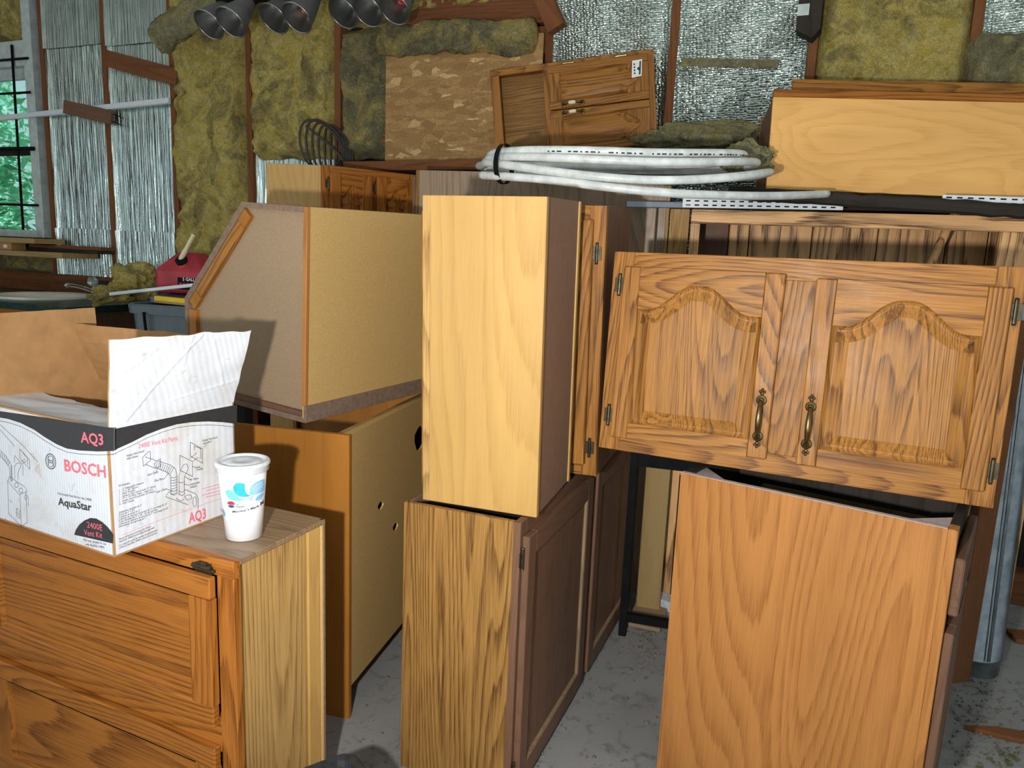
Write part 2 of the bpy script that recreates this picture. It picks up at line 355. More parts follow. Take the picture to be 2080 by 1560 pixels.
def tube(bm, pts, rad, seg=10, closed=False, mi=0, cap=True):
    pts = [Vector(p) for p in pts]; n = len(pts); rings = []; pn = None
    for i, p in enumerate(pts):
        a = pts[(i - 1) % n] if (closed or i) else p; b = pts[(i + 1) % n] if (closed or i < n - 1) else p
        t = (b - a).normalized()
        if pn is None: pn = t.cross(Vector((0, 0, 1)) if abs(t.z) < .9 else Vector((1, 0, 0))).normalized()
        pn = (pn - t * pn.dot(t)).normalized(); bn = t.cross(pn)
        r = rad[i] if isinstance(rad, (list, tuple)) else rad
        rings.append([bm.verts.new(p + (pn * math.cos(2 * math.pi * k / seg) + bn * math.sin(2 * math.pi * k / seg)) * r) for k in range(seg)])
    pr = list(zip(rings, rings[1:])) + ([(rings[-1], rings[0])] if closed else [])
    for a, b in pr:
        for k in range(seg): bm.faces.new([a[k], a[(k + 1) % seg], b[(k + 1) % seg], b[k]]).material_index = mi
    if cap and not closed:
        bm.faces.new(list(reversed(rings[0]))); bm.faces.new(rings[-1])
def smooth_path(P, sub=8):
    P = [Vector(p) for p in P]; out = []
    for i in range(len(P) - 1):
        p0 = P[max(i - 1, 0)]; p1 = P[i]; p2 = P[i + 1]; p3 = P[min(i + 2, len(P) - 1)]
        for k in range(sub):
            t = k / sub
            out.append(.5 * ((2 * p1) + (p2 - p0) * t + (2 * p0 - 5 * p1 + 4 * p2 - p3) * t * t + (3 * p1 - p0 - 3 * p2 + p3) * t ** 3))
    out.append(P[-1]); return out
def fbm(p, oct=4):
    s = 0; a = 1
    for i in range(oct): s += a * noise.noise(p); p = p * 2.03; a *= .5
    return s
# ------------------------------------------------------------------ cabinet parts
def offset_loop(L, d):
    n = len(L); out = []
    for i in range(n):
        a = Vector(L[i - 1]); b = Vector(L[i]); c = Vector(L[(i + 1) % n])
        n1 = Vector((-(b - a).y, (b - a).x)); n2 = Vector((-(c - b).y, (c - b).x))
        if n1.length: n1.normalize()
        if n2.length: n2.normalize()
        m = n1 + n2
        m = m / max(.35, m.dot(n1)) if m.length > 1e-6 else n1
        out.append((b.x + m.x * d, b.y + m.y * d))
    return out
def bail_handle(parent, x, z, y, vertical=True, ceramic=False, L=.089):
    bm = bmesh.new(); h = L / 2
    for s in (-1, 1):
        lathe(bm, [(.0, -.0005), (.0125, 0), (.0125, .0025), (.009, .004), (.0065, .004), (.0065, .012), (.004, .014), (0, .014)], 16, Matrix.Translation((0, 0, s * h)) @ Matrix.Rotation(R(90), 4, 'X'))
        if not ceramic:
            for dx, dz, r in ((0, .017, .0055), (-.005, .021, .004), (.005, .021, .004), (0, .026, .004)):
                lathe(bm, [(0, 0), (r, 0), (r * .8, .003), (0, .0035)], 8, Matrix.Translation((dx, 0, s * (h + dz))) @ Matrix.Rotation(R(90), 4, 'X'))
    N = 14; pts = []; rad = []
    for i in range(N + 1):
        t = i / N; pts.append((0, -.013 - .016 * math.sin(math.pi * t) ** .7, -h + L * t)); rad.append(.0042 + .0022 * math.sin(math.pi * t) if not ceramic else .0036 + .002 * abs(math.cos(math.pi * t)))
    tube(bm, pts, rad, 10)
    if ceramic:
        q = [(0, -.029, -h + L * t) for t in (.3, .34, .42, .5, .58, .66, .7)]
        tube(bm, q, [.005, .0082, .0088, .009, .0088, .0082, .005], 12, mi=1)
    Mx = Matrix.Translation((x, y, z))
    if not vertical: Mx = Mx @ Matrix.Rotation(R(90), 4, 'Y')
    return finish('handle', bm, ['brass', 'cream'] if ceramic else ['brass'], parent, Mx, smooth=True)
def hinge(parent, x, z, y, vertical=True, mat='brass_dark', L=.05):
    bm = bmesh.new()
    tube(bm, [(0, -.004, -L / 2), (0, -.004, L / 2)], .0042, 10)
    for s in (-1, 1): lathe(bm, [(0, -.003), (.0035, -.002), (.0045, 0), (.0035, .002), (0, .003)], 8, Matrix.Translation((0, -.004, s * (L / 2 + .002))))
    rb(bm, -.013, .013, -.002, 0, -L * .36, L * .36, .0005)
    Mx = Matrix.Translation((x, y, z))
    if not vertical: Mx = Mx @ Matrix.Rotation(R(90), 4, 'Y')
    return finish('hinge', bm, mat, parent, Mx, smooth=False)
def door(parent, w, h, Mx, mv, mh, mp, style='raised', stile=.055, arch=0., t=.019, handle=None, hinges=(), name='door', bottom=None, top=None, bead=None):
    s = stile; sb = bottom or s; stp = top or s
    bm = bmesh.new()
    rb(bm, 0, s, -t, 0, 0, h, .003, 0); rb(bm, w - s, w, -t, 0, 0, h, .003, 0); rb(bm, s, w - s, -t, 0, 0, sb, .0006, 1)
    if arch:
        N = 28; top_c = []
        for i in range(N + 1):
            u = i / N; q = (.5 - abs(u - .5) - .085) / .375; q = max(0, min(1, q)); q = .5 - .5 * math.cos(math.pi * q)
            top_c.append((s + u * (w - 2 * s), h - stp - arch + arch * q))
        plate_mesh(bm, [(s, h), (s, top_c[0][1])] + top_c[1:-1] + [(w - s, top_c[-1][1]), (w - s, h)], [], -t, 0, 1)
    else:
        rb(bm, s, w - s, -t, 0, h - stp, h, .0006, 1); top_c = [(s, h - stp), (w - s, h - stp)]
    d = finish(name, bm, [mv, mh], parent, Mx)
    L0 = [(s, sb), (w - s, sb)] + list(reversed(top_c))
    bm = bmesh.new()
    if style == 'raised': spec = [(0, -t + .0004), (.005, -t + .006), (.010, -t + .0085), (.013, -t + .0085), (.036, -t + .002), (.038, -t + .0012)]
    else: spec = [(0, -t + .0004), (.004, -t + .002), (.007, -t + .008), (.009, -t + .009)]
    prev = None
    for off, y in spec:
        lp = offset_loop(L0, off) if off else L0
        cur = [bm.verts.new((p[0], y, p[1])) for p in lp]
        if prev:
            for i in range(len(cur)):
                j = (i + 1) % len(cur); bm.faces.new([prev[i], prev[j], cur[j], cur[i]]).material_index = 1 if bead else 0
        prev = cur
    V, T = tri2d(lp)
    vv = [bm.verts.new((v.x, y, v.y)) for v in V]
    for f in T: bm.faces.new([vv[i] for i in f])
    bmesh.ops.remove_doubles(bm, verts=bm.verts, dist=1e-6)
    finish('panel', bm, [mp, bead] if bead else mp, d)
    if handle: bail_handle(d, handle[0], handle[1], -t, handle[2], handle[3])
    for hx, hz, ve in hinges: hinge(d, hx, hz, -.002 if (hx < 0 or hx > w or hz > h or hz < 0) else -t, ve)
    return d
def cabinet(name, label, Mx, W, H, D, side='oak_z', fv='oak_z', fh='oak_x', back='hardback', inside='maple_z', stile=.04, rail_t=.04, rail_b=.04, mull=None, top=.0, top_in=.012, bot_in=.02,
            open_top=False, toe=0, st=.016, back_in=.008, end_mat='dust_edge', group=None, left_side=None, right_side=None, frame=True, holes=None, gusset=False):
    """face frame at y=0 looking to -y, x to the right, z up"""
    r = thing(name, label, 'cabinet', Mx, group)
    ft = .019 if frame else 0
    for x0, x1, mt in ((0, st, left_side or side), (W - st, W, right_side or side)):
        if toe:
            plate('side_panel', [(D, 0), (D, H), (ft, H), (ft, toe), (ft + .07, toe), (ft + .07, 0)], [], x0, x1, mt, r, fn=lambda u, v, d: Vector((d, u, v)))
        else: box('side_panel', x0, x1, ft, D, 0, H, mt, r)
    bz0 = toe if toe else 0
    ho = holes or []
    if ho: plate('back_panel', [(st, bz0), (W - st, bz0), (W - st, H), (st, H)], ho, D - back_in - .006, D - back_in, back, r)
    else: box('back_panel', st, W - st, D - back_in - .006, D - back_in, bz0, H, back, r, .0005)
    box('bottom_panel', st, W - st, ft, D - back_in - .006, bz0 + bot_in, bz0 + bot_in + st, inside, r)
    if not open_top: box('top_panel', st, W - st, ft, D - back_in - .006, H - top_in - st, H - top_in, inside, r)
    else:
        box('back_rail', st, W - st, D - back_in - .026, D - back_in - .006, H - .09, H, inside, r)
    if toe: box('toe_board', st, W - st, ft + .07, ft + .085, 0, toe, 'oakd_x', r)
    if frame:
        zb = toe
        box('stile', 0, stile, 0, ft, zb, H, fv, r); box('stile', W - stile, W, 0, ft, zb, H, fv, r)
        box('rail', stile, W - stile, 0, ft, zb, zb + rail_b, fh, r); box('rail', stile, W - stile, 0, ft, H - rail_t, H, fh, r)
        for a, b in (mull or []): box('mullion', a, b, 0, ft, zb + rail_b, H - rail_t, fv, r)
    if gusset:
        for cx, cy, sx, sy in ((st, ft, 1, 1), (W - st, ft, -1, 1), (st, D - .03, 1, -1), (W - st, D - .03, -1, -1)):
            g = .085
            plate('corner_block', [(cx, cy), (cx + sx * g, cy), (cx, cy + sy * g)] if sx * sy > 0 else [(cx, cy), (cx, cy + sy * g), (cx + sx * g, cy)], [], H - .012, H - .002, 'grey_edge', r, fn=lambda u, v, d: Vector((u, v, d)))
    return r
T_ = Matrix.Translation

# ------------------------------------------------------------------ setting: back wall
WALL_YAW = -23.0
WM = pose(-3.27, 5.30, 0, WALL_YAW)          # local x along the wall, y into the wall, z up; stud faces at y = 0
WN = Vector((WM[0][1], WM[1][1], 0)); WINV = WM.inverted()
def on_wall(px, py, off=0.0):
    """pixel -> wall coordinates at 'off' metres in front of the stud faces"""
    return WINV @ pix_plane(px, py, WM @ Vector((0, -off, 0)), WN)
ground = setprops(box('floor', -7.5, 8, -6, 7.5, -.12, 0, 'concrete', bev=0), kind='structure')
WALL_H = 3.05
wall = setprops(thing('wall_back', None, None, WM), kind='structure')
WIN_A0, WIN_A1, WIN_Z0, WIN_Z1 = -1.25, -.14, 1.42, 2.66
bm = bmesh.new()
plate_mesh(bm, [(-3.4, 0), (8.2, 0), (8.2, WALL_H), (-3.4, WALL_H)], [[(WIN_A0, WIN_Z0), (WIN_A1, WIN_Z0), (WIN_A1, WIN_Z1), (WIN_A0, WIN_Z1)]], .095, .13)
finish('sheathing', bm, 'dusk_z', wall)
STUDX = [on_wall(x, 200).x for x in (90, 215, 350, 505, 685)] + [3.05] + [on_wall(x, 200).x for x in (1110, 1360, 1640, 1965)]
STUDX = [-1.29] + STUDX + [STUDX[-1] + .61 * k for k in (1, 2, 3)]
for x in STUDX:
    if x == STUDX[0]: continue
    box('stud', x - .02, x + .02, 0, .095, .14, WALL_H, 'stud_z', wall, .002)
box('stud', -1.31, -1.27, 0, .095, .14, WALL_H, 'stud_z', wall, .002)
box('sill_plate', -3.4, 8.2, 0, .095, 0, .14, 'stud_x', wall, .002)
box('top_plate', -3.4, 8.2, 0, .095, WALL_H - .09, WALL_H, 'stud_x', wall, .002)
S = {i - 1: x for i, x in enumerate(STUDX)}   # S[0] is the stud right of the window
zs = on_wall(110, 556).z
box('wall_girt', -3.4, S[2], -.004, .05, zs - .16, zs, 'stud_x', wall, .002)
def foil_panel(a0, a1, z0, z1, kind, y=.03, seed=0, curl=0):
    nx, nz = (110, 60) if kind == 'foil' else (40, 60)
    bm = bmesh.new(); rows = []
    for j in range(nz + 1):
        z = z0 + (z1 - z0) * j / nz; row = []
        for i in range(nx + 1):
            x = a0 + (a1 - a0) * i / nx; e = min(i, nx - i) / nx
            if kind == 'foil':
                xx = x * 46 + .5 * noise.noise(Vector((x * 3, z * 2.2, seed))) * 3
                d = .0042 * (1 - abs(noise.noise(Vector((xx, z * 1.6, seed + 3)))) * 2.2) + .004 * noise.noise(Vector((x * 5, z * 3, seed + 9)))
            else:
                d = .02 * noise.noise(Vector((x * 2.2, z * 2.0, seed))) + .006 * noise.noise(Vector((x * 9, z * 9, seed)))
            d += .018 * max(0, 1 - e / .05)          # edges fold forward onto the studs
            row.append(bm.verts.new((x, y - d, z)))
        rows.append(row)
    for j in range(nz):
        for i in range(nx): bm.faces.new([rows[j][i], rows[j][i + 1], rows[j + 1][i + 1], rows[j + 1][i]])
    return finish('foil_panel', bm, 'foil' if kind == 'foil' else 'foil_w', wall, smooth=True, recalc=False)
def batt(a0, a1, z0, z1, mat='fibre', amp=.035, y=.0, seed=0, name='insulation_batt', ragged=.02, parent=None, cell=.016):
    nx = max(6, int((a1 - a0) / cell)); nz = max(6, int((z1 - z0) / cell))
    bm = bmesh.new(); rows = []; back = []
    for j in range(nz + 1):
        row = []
        for i in range(nx + 1):
            u, w = i / nx, j / nz; x = a0 + (a1 - a0) * u; z = z0 + (z1 - z0) * w
            ex = min(u, 1 - u) * (a1 - a0); ez = min(w, 1 - w) * (z1 - z0)
            edge = min(1, ex / .05) * min(1, ez / .05)
            p = Vector((x * 3.2, z * 3.2, seed * 7.3))
            d = amp * (.55 + fbm(p, 3) * .7) + amp * 1.5 * abs(noise.noise(p * 2.6)) + amp * .7 * abs(noise.noise(p * 5.3)) + .010 * fbm(p * 9, 2)
            jx = ragged * noise.noise(Vector((z * 9, seed, 1))) if u in (0, 1) else 0
            jz = ragged * 1.4 * noise.noise(Vector((x * 9, seed, 5))) if w in (0, 1) else 0
            row.append(bm.verts.new((x + jx, y + .06 * (1 - edge) - d * edge, z + jz)))
        rows.append(row)
    for j in range(nz):
        for i in range(nx): bm.faces.new([rows[j][i], rows[j][i + 1], rows[j + 1][i + 1], rows[j + 1][i]])
    return finish(name, bm, mat, parent or wall, smooth=True, recalc=False)
def pz(px, py): return on_wall(px, py).z
PTL0 = on_wall(785, 93, .08).x
g = .02
foil_panel(S[0] + g, S[1] - g, pz(150, 92), WALL_H, 'foil', .02, 1)
foil_panel(S[0] + g, S[1] - g, pz(150, 468), pz(150, 88), 'foil', .03, 2)
foil_panel(S[0] + g, S[1] - g, zs - .02, pz(150, 464), 'foil', .02, 3)
foil_panel(S[1] + g, S[2] - g, pz(280, 86), WALL_H, 'foil', .02, 4)
foil_panel(S[1] + g, S[2] - g, pz(280, 474), pz(280, 82), 'foil', .03, 5)
foil_panel(S[1] + g, S[2] - g, zs - .02, pz(280, 470), 'foil', .02, 6)
batt(S[2] + .01, S[3] - .012, .9, WALL_H, 'fibre', .045, 0, 11)
foil_panel(S[3] + g, S[4] - g, .5, 2.0, 'foil', .05, 12)
batt(S[3] + .01, S[4] - .012, pz(600, 325), WALL_H, 'fibre', .04, 0, 13)
batt(S[4] + .012, PTL0 + .04, pz(730, 322), pz(730, 52), 'fibre_dark', .04, .0, 14)
batt(S[4] + .012, S[5] + .6, pz(730, 50), WALL_H, 'fibre', .03, .02, 15)
foil_panel(S[4] + g, S[6] - g, .5, pz(730, 340), 'foil', .05, 16)
batt(S[5] + .3, S[6] - .02, pz(950, 18), WALL_H, 'fibre', .03, .02, 17)
foil_panel(S[6] + g, S[7] - g, .5, WALL_H, 'woven', .02, 20); foil_panel(S[7] + g, S[8] - g, .5, WALL_H, 'woven', .02, 21)
batt(S[8] + .01, S[9] - .012, 1.2, WALL_H, 'fibre', .05, 0, 22)
foil_panel(S[9] + g, S[10] - g, .5, WALL_H, 'woven', .02, 23); foil_panel(S[10] + g, S[11] - g, .5, WALL_H, 'woven', .02, 24)
batt(S[9] - .03, S[9] + .45, 1.6, pz(2020, 62), 'fibre_grey', .07, -.03, 25)
batt(WIN_A0, WIN_A1, WIN_Z1 + .02, WALL_H, 'fibre', .03, .02, 26)
batt(WIN_A0 - .2, S[0] - .01, zs - .02, WIN_Z0 - .12, 'fibre_dark', .05, .0, 27)
batt(-2.6, WIN_A0 - .06, zs, WALL_H, 'fibre', .04, 0, 28)
# horizontal blocking between the studs above the strand board
p0 = on_wall(835, 45); p1 = on_wall(1118, 30)
box('blocking', p0.x - .06, S[6] - .018, -.006, .03, p0.z - .06, p0.z + .10, 'stud_x', wall, .002)
box('blocking', p0.x - .06, S[6] - .018, -.002, .03, p0.z - .20, p0.z - .075, 'stud_x', wall, .002)
# window
wroot = setprops(thing('window_1', None, None, WM), kind='structure')
def wbox(n, a0, a1, y0, y1, z0, z1, m, b=.002): return box(n, a0, a1, y0, y1, z0, z1, m, wroot, b)
wbox('window_frame', WIN_A1 - .01, WIN_A1 + .075, -.012, .12, WIN_Z0 - .05, WALL_H, 'white_trim')
wbox('window_frame', WIN_A0 - .07, WIN_A0 + .01, -.012, .12, WIN_Z0 - .05, WIN_Z1 + .06, 'white_trim')
ztr = pz(40, 150)
wbox('window_frame', WIN_A0, WIN_A1, -.006, .11, ztr + .05, WIN_Z1 + .03, 'white_trim')
wbox('sash_rail', WIN_A0, WIN_A1, .05, .09, ztr - .02, ztr + .06, 'white_trim')
wbox('window_sill', WIN_A0 - .06, WIN_A1 + .05, -.05, .12, WIN_Z0 - .05, WIN_Z0, 'white_trim')
wbox('sash_rail', WIN_A0, WIN_A1, .05, .085, pz(40, 313), pz(40, 300), 'dusk_x')
wbox('sash_stile', WIN_A1 - .05, WIN_A1 - .005, .05, .09, WIN_Z0, ztr, 'white_trim')
zm = pz(40, 306)
wbox('pane', WIN_A0, WIN_A1 - .02, .066, .070, WIN_Z0, zm, 'glass', 0); wbox('pane', WIN_A0, WIN_A1 - .02, .066, .070, zm, ztr, 'glass', 0)
for px in (38, -22, -82):
    a = on_wall(px, 290, .02); bm = bmesh.new(); tube(bm, [(a.x - .02, -.02, WIN_Z0 - .03), (a.x, -.02, WIN_Z1)], .0085, 8); finish('security_bar', bm, 'black', wroot, smooth=True)
for py in (117, 187, 302, 417):
    a = on_wall(70, py, .02); bm = bmesh.new(); tube(bm, [(WIN_A0, -.022, a.z + .01), (WIN_A1 + .045, -.022, a.z)], .0085 if py != 302 else .014, 8); finish('security_bar', bm, 'black', wroot, smooth=True)
# ceiling and side wall close the shed towards the left and above
setprops(box('ceiling', -7.5, 8, -2.2, 7.5, WALL_H, WALL_H + .1, 'ceil', bev=0), kind='structure')
setprops(box('wall_left', -6.6, -6.5, 2.6, 7.3, 0, WALL_H, 'stud_z', bev=0), kind='structure')
# ------------------------------------------------------------------ outside the window
def bush(x, y, z, rx, ry, rz, n, mat, label, size=.07):
    bm = bmesh.new()
    tube(bm, smooth_path([(0, 0, -z), (.05, 0, -z * .5), (0, .05, 0)], 3), .03, 6, mi=1)
    for i in range(n):
        a = random.uniform(0, 6.283); c = random.uniform(-1, 1); r = random.uniform(.35, 1) ** .6; q = math.sqrt(1 - c * c)
        p = Vector((rx * r * q * math.cos(a), ry * r * q * math.sin(a), rz * r * c))
        u = Vector((random.gauss(0, 1), random.gauss(0, 1), random.gauss(0, .6))).normalized(); v = u.cross(Vector((random.gauss(0, 1), random.gauss(0, 1), random.gauss(0, 1)))).normalized()
        s = size * random.uniform(.5, 1.2)
        bm.faces.new([bm.verts.new(p + u * s), bm.verts.new(p + v * s * .35), bm.verts.new(p - u * s), bm.verts.new(p - v * s * .35)])
    o = finish('bush', bm, [mat, 'stud_z'], None, T_((x, y, z)), recalc=False); setprops(o, label, 'bush'); return o
setprops(box('ground_outside', -14, 6, 7.55, 16, -.2, -.02, 'leaf_dry', bev=0), kind='structure')
bush(-6.2, 8.1, 1.8, 1.1, .5, 2.0, 7000, 'leaf', 'bright green leafy bush close outside the barred window')
bush(-8.4, 10.2, 2.6, 1.9, .9, 2.9, 9000, 'leaf2', 'pale green bush further behind the barred window')
bush(-4.6, 10.2, 2.5, 1.7, .9, 2.8, 8000, 'leaf2', 'tall pale shrub outside, seen at the right window edge')
# ------------------------------------------------------------------ front cabinets
RZ = lambda a: Matrix.Rotation(R(a), 4, 'Z'); RY = lambda a: Matrix.Rotation(R(a), 4, 'Y'); RX = lambda a: Matrix.Rotation(R(a), 4, 'X')
def local_on(PM, axis, px, py, off=0.0):
    n = PM.col[axis].to_3d().normalized(); p0 = PM.translation + n * off
    return PM.inverted() @ pix_plane(px, py, p0, n)
# base cabinet seen from its end and back, on the floor behind the box
PM = pose(-.449, 2.02, 0, -13.57); W_ = .78
hl = []
for px, py, r, ry_ in ((774, 1027, .022, .014), (804, 1070, .022, .014), (829, 1140, .03, .024), (853, 890, .05, .045)):
    q = local_on(PM, 0, px, py); hl.append([(W_ - q.y + r * math.cos(k * .5236) * (1 + .15 * math.sin(k * 2.2)), q.z + ry_ * math.sin(k * .5236)) for k in range(12)])
cb = cabinet('base_cabinet', 'unfinished base cabinet with orange birch end and holed hardboard back, under the corner cabinet', PM @ T_((-.61, W_, 0)) @ RZ(-90), W_, .876, .61, side='birch_z', back='mdf', open_top=True, toe=.1, back_in=.001, inside='mdf', holes=hl)
box('dark_sheet', .02, W_ - .02, .54, .546, .12, .78, 'black', cb)  # black sheet added behind the back so its holes read as shaded
box('nail_strip', .02, W_ - .02, .55, .585, .85, .868, 'raw_x', cb)
# diagonal corner wall cabinet lying on top of it
PM = pose(-.602, 2.114, .884, -30.04, 1.245, 2.933)
cc = thing('corner_wall_cabinet', 'five sided corner cabinet lying on its back, dusty bottom and bare hardboard side showing', 'cabinet', PM)
A_, B_, C_, HH = .262, .616, .530, .762
P5 = [(0, 0), (0, B_), (-A_, B_), (-C_, .305), (-C_, 0)]
def ins(d): return offset_loop(P5, d)
fxz = lambda u, v, d: Vector((u, d, v))
plate('bottom_panel', ins(.016), [], .016, .030, 'mdf_grey', cc)
plate('top_panel', ins(.016), [], HH - .03, HH - .016, 'mdf_grey', cc)
def wallstrip(name, i, mat, t=.016, y0=0, y1=HH, in0=0):
    a = Vector(P5[i]); b = Vector(P5[(i + 1) % 5]); q = ins(t); c = Vector(q[(i + 1) % 5]); d = Vector(q[i])
    if in0: a, b = a + (b - a).normalized() * in0, b - (b - a).normalized() * in0
    return plate(name, [tuple(a), tuple(b), tuple(c), tuple(d)], [], y0, y1, mat, cc)
wallstrip('back_panel', 0, 'mdf', .014, .006, HH)
box('back_rail', -.004, .006, .0, HH, .0, .05, 'dust_edge', cc); box('edge_strip', -.012, .0025, -.001, .012, .05, B_, 'cherry_z', cc)
wallstrip('side_panel', 1, 'dust_edge'); wallstrip('side_panel', 3, 'dust_edge'); wallstrip('back_panel', 4, 'dust_edge')
# diagonal face frame: outer dusty rim and an oak rail inside it, with small end blocks
wallstrip('face_frame', 2, 'dust_edge', .019)
a = Vector(ins(.019)[2]); b = Vector(ins(.019)[3]); dv = (b - a); L_ = dv.length; dv.normalize(); nv = Vector((dv.y, -dv.x)) * (1 if Vector((dv.y, -dv.x)).dot(Vector((1, -1))) > 0 else -1)
SM = Matrix(((nv.x, 0, dv.x, a.x), (0, 1, 0, 0), (nv.y, 0, dv.y, a.y), (0, 0, 0, 1)))
def strip2(name, s0, s1, w, mat, y0=.003, y1=.02): return box(name, 0, w, y0, y1, s0, s1, mat, cc, .001, Mx=SM)
DG = 'oak_z'
strip2('rail', .045, L_ - .05, .034, DG); strip2('stile', .0, .043, .034, 'birch_x', .002); strip2('stile', L_ - .048, L_, .034, 'birch_x', .002)
box('stile', -C_ + .0165, -C_ + .05, .002, .02, .02, .272, 'birch_z', cc)
box('bottom_rail', -C_ + .02, -.016, .002, .014, .0165, .032, 'oakd_x', cc)
# cabinet lying on its side in front, doors one above the other
PM = pose(-1.183, 1.694, 0, -24.38)
f29 = cabinet('lying_cabinet', 'red oak cabinet lying on its side with two flat panel doors, under the printed box', PM @ T_((-.15, 0, .762)) @ RY(90), .762, .85, .288,
              left_side='lamg_z', right_side='lamg_z', fv='oakr_z', fh='oakr_x', inside='laml_x', top_in=.012, stile=.038, rail_t=.046, rail_b=.046, mull=[(.36, .44)], st=.012, back='mdf')
box('hanging_rail', .014, .748, .232, .272, .8385, .8455, 'maple_x', f29)
box('rim_edge', .0, .762, .276, .288, .838, .8495, 'dust_edge', f29)
door(f29, .335, .762, T_((.039, 0, .04)), 'oakr_z', 'oakr_x', 'oakr_z', 'flat', stile=.048, top=.058, bottom=.058, hinges=[(-.011, .735, True), (-.011, .05, True)])
door(f29, .318, .762, T_((.424, 0, .04)), 'oakr_z', 'oakr_x', 'oakr_z', 'flat', stile=.048, top=.058, bottom=.058, hinges=[(.329, .735, True)])
bm = bmesh.new(); rb(bm, -.022, .022, -.004, 0, -.012, .012, .001); tube(bm, [(-.026, -.006, -.006), (.026, -.006, -.006)], .005, 8); rb(bm, -.012, .012, -.009, 0, -.016, -.004, .001)
finish('hinge_plate', bm, 'brass_dark', f29, T_((.030, 0, .77)) @ RY(90))
# low cabinet with oak print end standing on the floor, doors to the right
PM = pose(-.265, 1.825, 0, -22.0)
c15 = cabinet('low_cabinet', 'low two door cabinet on the floor, streaky oak print end and dark flat doors', PM @ T_((.324, 0, 0)) @ RZ(90), 1.27, .757, .324, left_side='lam_z', right_side='lam_z', fv='oakd_z', fh='oakd_x',
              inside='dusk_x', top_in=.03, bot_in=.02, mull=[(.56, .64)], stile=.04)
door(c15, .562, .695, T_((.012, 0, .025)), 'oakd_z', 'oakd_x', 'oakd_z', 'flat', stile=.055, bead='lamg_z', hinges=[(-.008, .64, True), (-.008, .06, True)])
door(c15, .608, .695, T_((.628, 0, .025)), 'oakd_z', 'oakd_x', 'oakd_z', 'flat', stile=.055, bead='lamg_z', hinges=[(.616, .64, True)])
# narrow wall cabinet standing on it, bright end panel
PM = pose(-.219, 1.84, .760, -19.55, 2.2, -.1)
c14 = cabinet('narrow_wall_cabinet', 'narrow upright wall cabinet with bright maple end, standing on the low cabinet', PM @ T_((0, .303, 0)) @ RZ(-90), .303, .764, .310, left_side='maple_z', right_side='maple_z', fv='laml_z', fh='oak_x', back_in=.004, top_in=.004)
door(c14, .245, .70, T_((.029, 0, .03)), 'oak_z', 'oak_x', 'oak_z', 'raised', stile=.05, arch=.04)
# second wall cabinet behind it
PM = pose(-.217, 2.242, .765, -19.8, 2.4, -.6)
c16 = cabinet('upright_wall_cabinet', 'upright oak wall cabinet with hinged door, standing behind the narrow bright maple one', PM, .5, .762, .318, side='oakd_z', fv='oak_z', fh='oak_x', stile=.045, back='hardback')
door(c16, .455, .69, T_((.012, 0, .035)), 'oak_z', 'oak_x', 'oak_z', 'raised', stile=.055, arch=.05, hinges=[(.466, .60, True), (.466, .05, True)])
# base cabinet on the right: end panel to the camera
PM = pose(.437, 1.82, 0, -35.0)
c18 = cabinet('open_base_cabinet', 'open topped base cabinet with plain amber end panel, under the double door cabinet', PM @ T_((.61, 0, 0)) @ RZ(90), .40, .866, .61, left_side='cherry_z', right_side='dusk_z', fv='cherry_z', fh='dusk_x', inside='dusk_x', open_top=True, toe=.1, gusset=True, back='dusk_x', back_in=.002, st=.014)  # near black inside, back and far side: shade painted into the open box
box('top_edge', -.0005, .0145, .02, .61, .866, .8675, 'grey_edge', c18, .0003)
d = door(c18, .36, .50, T_((.02, 0, .13)), 'oakd_z', 'oakd_x', 'oakd_z', 'raised', stile=.055)
box('drawer_front', .02, .38, -.02, 0, .67, .80, 'oakd_x', c18, .004); box('drawer_box', .05, .35, .02, .5, .68, .78, 'raw_x', c18)
# double door cabinet with cathedral doors
PM = pose(.241, 1.955, .8885, -25.46, -3.6, .08)
W17, H17 = .911, .524
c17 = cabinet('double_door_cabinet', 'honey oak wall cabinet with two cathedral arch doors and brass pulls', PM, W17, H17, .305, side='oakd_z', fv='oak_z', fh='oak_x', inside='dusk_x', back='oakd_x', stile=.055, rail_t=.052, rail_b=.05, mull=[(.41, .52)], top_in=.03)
door(c17, .398, .45, T_((.034, 0, .036)), 'oak_z', 'oak_x', 'oakpan_z', 'raised', stile=.046, top=.040, bottom=.044, arch=.066, handle=(.374, .100, True, False), hinges=[(-.012, .402, True), (-.012, .056, True)])
door(c17, .388, .443, T_((.500, 0, .036)), 'oak_z', 'oak_x', 'oakpan_z', 'raised', stile=.046, top=.040, bottom=.044, arch=.066, handle=(.020, .098, True, False), hinges=[(.398, .393, True), (.398, .047, True)])
# ------------------------------------------------------------------ right rear: hutch and what lies on it
PH = pix_y(1405, 425, 2.88); HUTCH_Z = PH.z
PM = pose(PH.x, PH.y, 0, -16)
hu = thing('oak_hutch', 'tall oak hutch frame with grooved board back, standing behind the double door cabinet', 'hutch', PM)
HW, HD = 1.24, .42
ck = local_on(PM, 1, 2030, 470)
box('stile', 0, .035, 0, .02, 0, HUTCH_Z - .052, 'oakp_z', hu); box('stile', ck.x, HW, 0, .02, 0, HUTCH_Z - .052, 'oakp_z', hu, .003)
box('rail', 0, HW, 0, .02, HUTCH_Z - .052, HUTCH_Z, 'oakp_x', hu, .003); box('rail', .035, ck.x, 0, .02, .55, .62, 'oakp_x', hu)
box('side_panel', 0, .018, .02, HD, 0, HUTCH_Z, 'oakd_z', hu); box('side_panel', HW - .018, HW, .02, HD, 0, HUTCH_Z, 'oakd_z', hu)
box('top_panel', .018, HW - .018, .02, HD, HUTCH_Z - .02, HUTCH_Z - .001, 'dusk_x', hu)
xs = [.018, .14, .22, .46, .70, .94, 1.08, HW - .018]
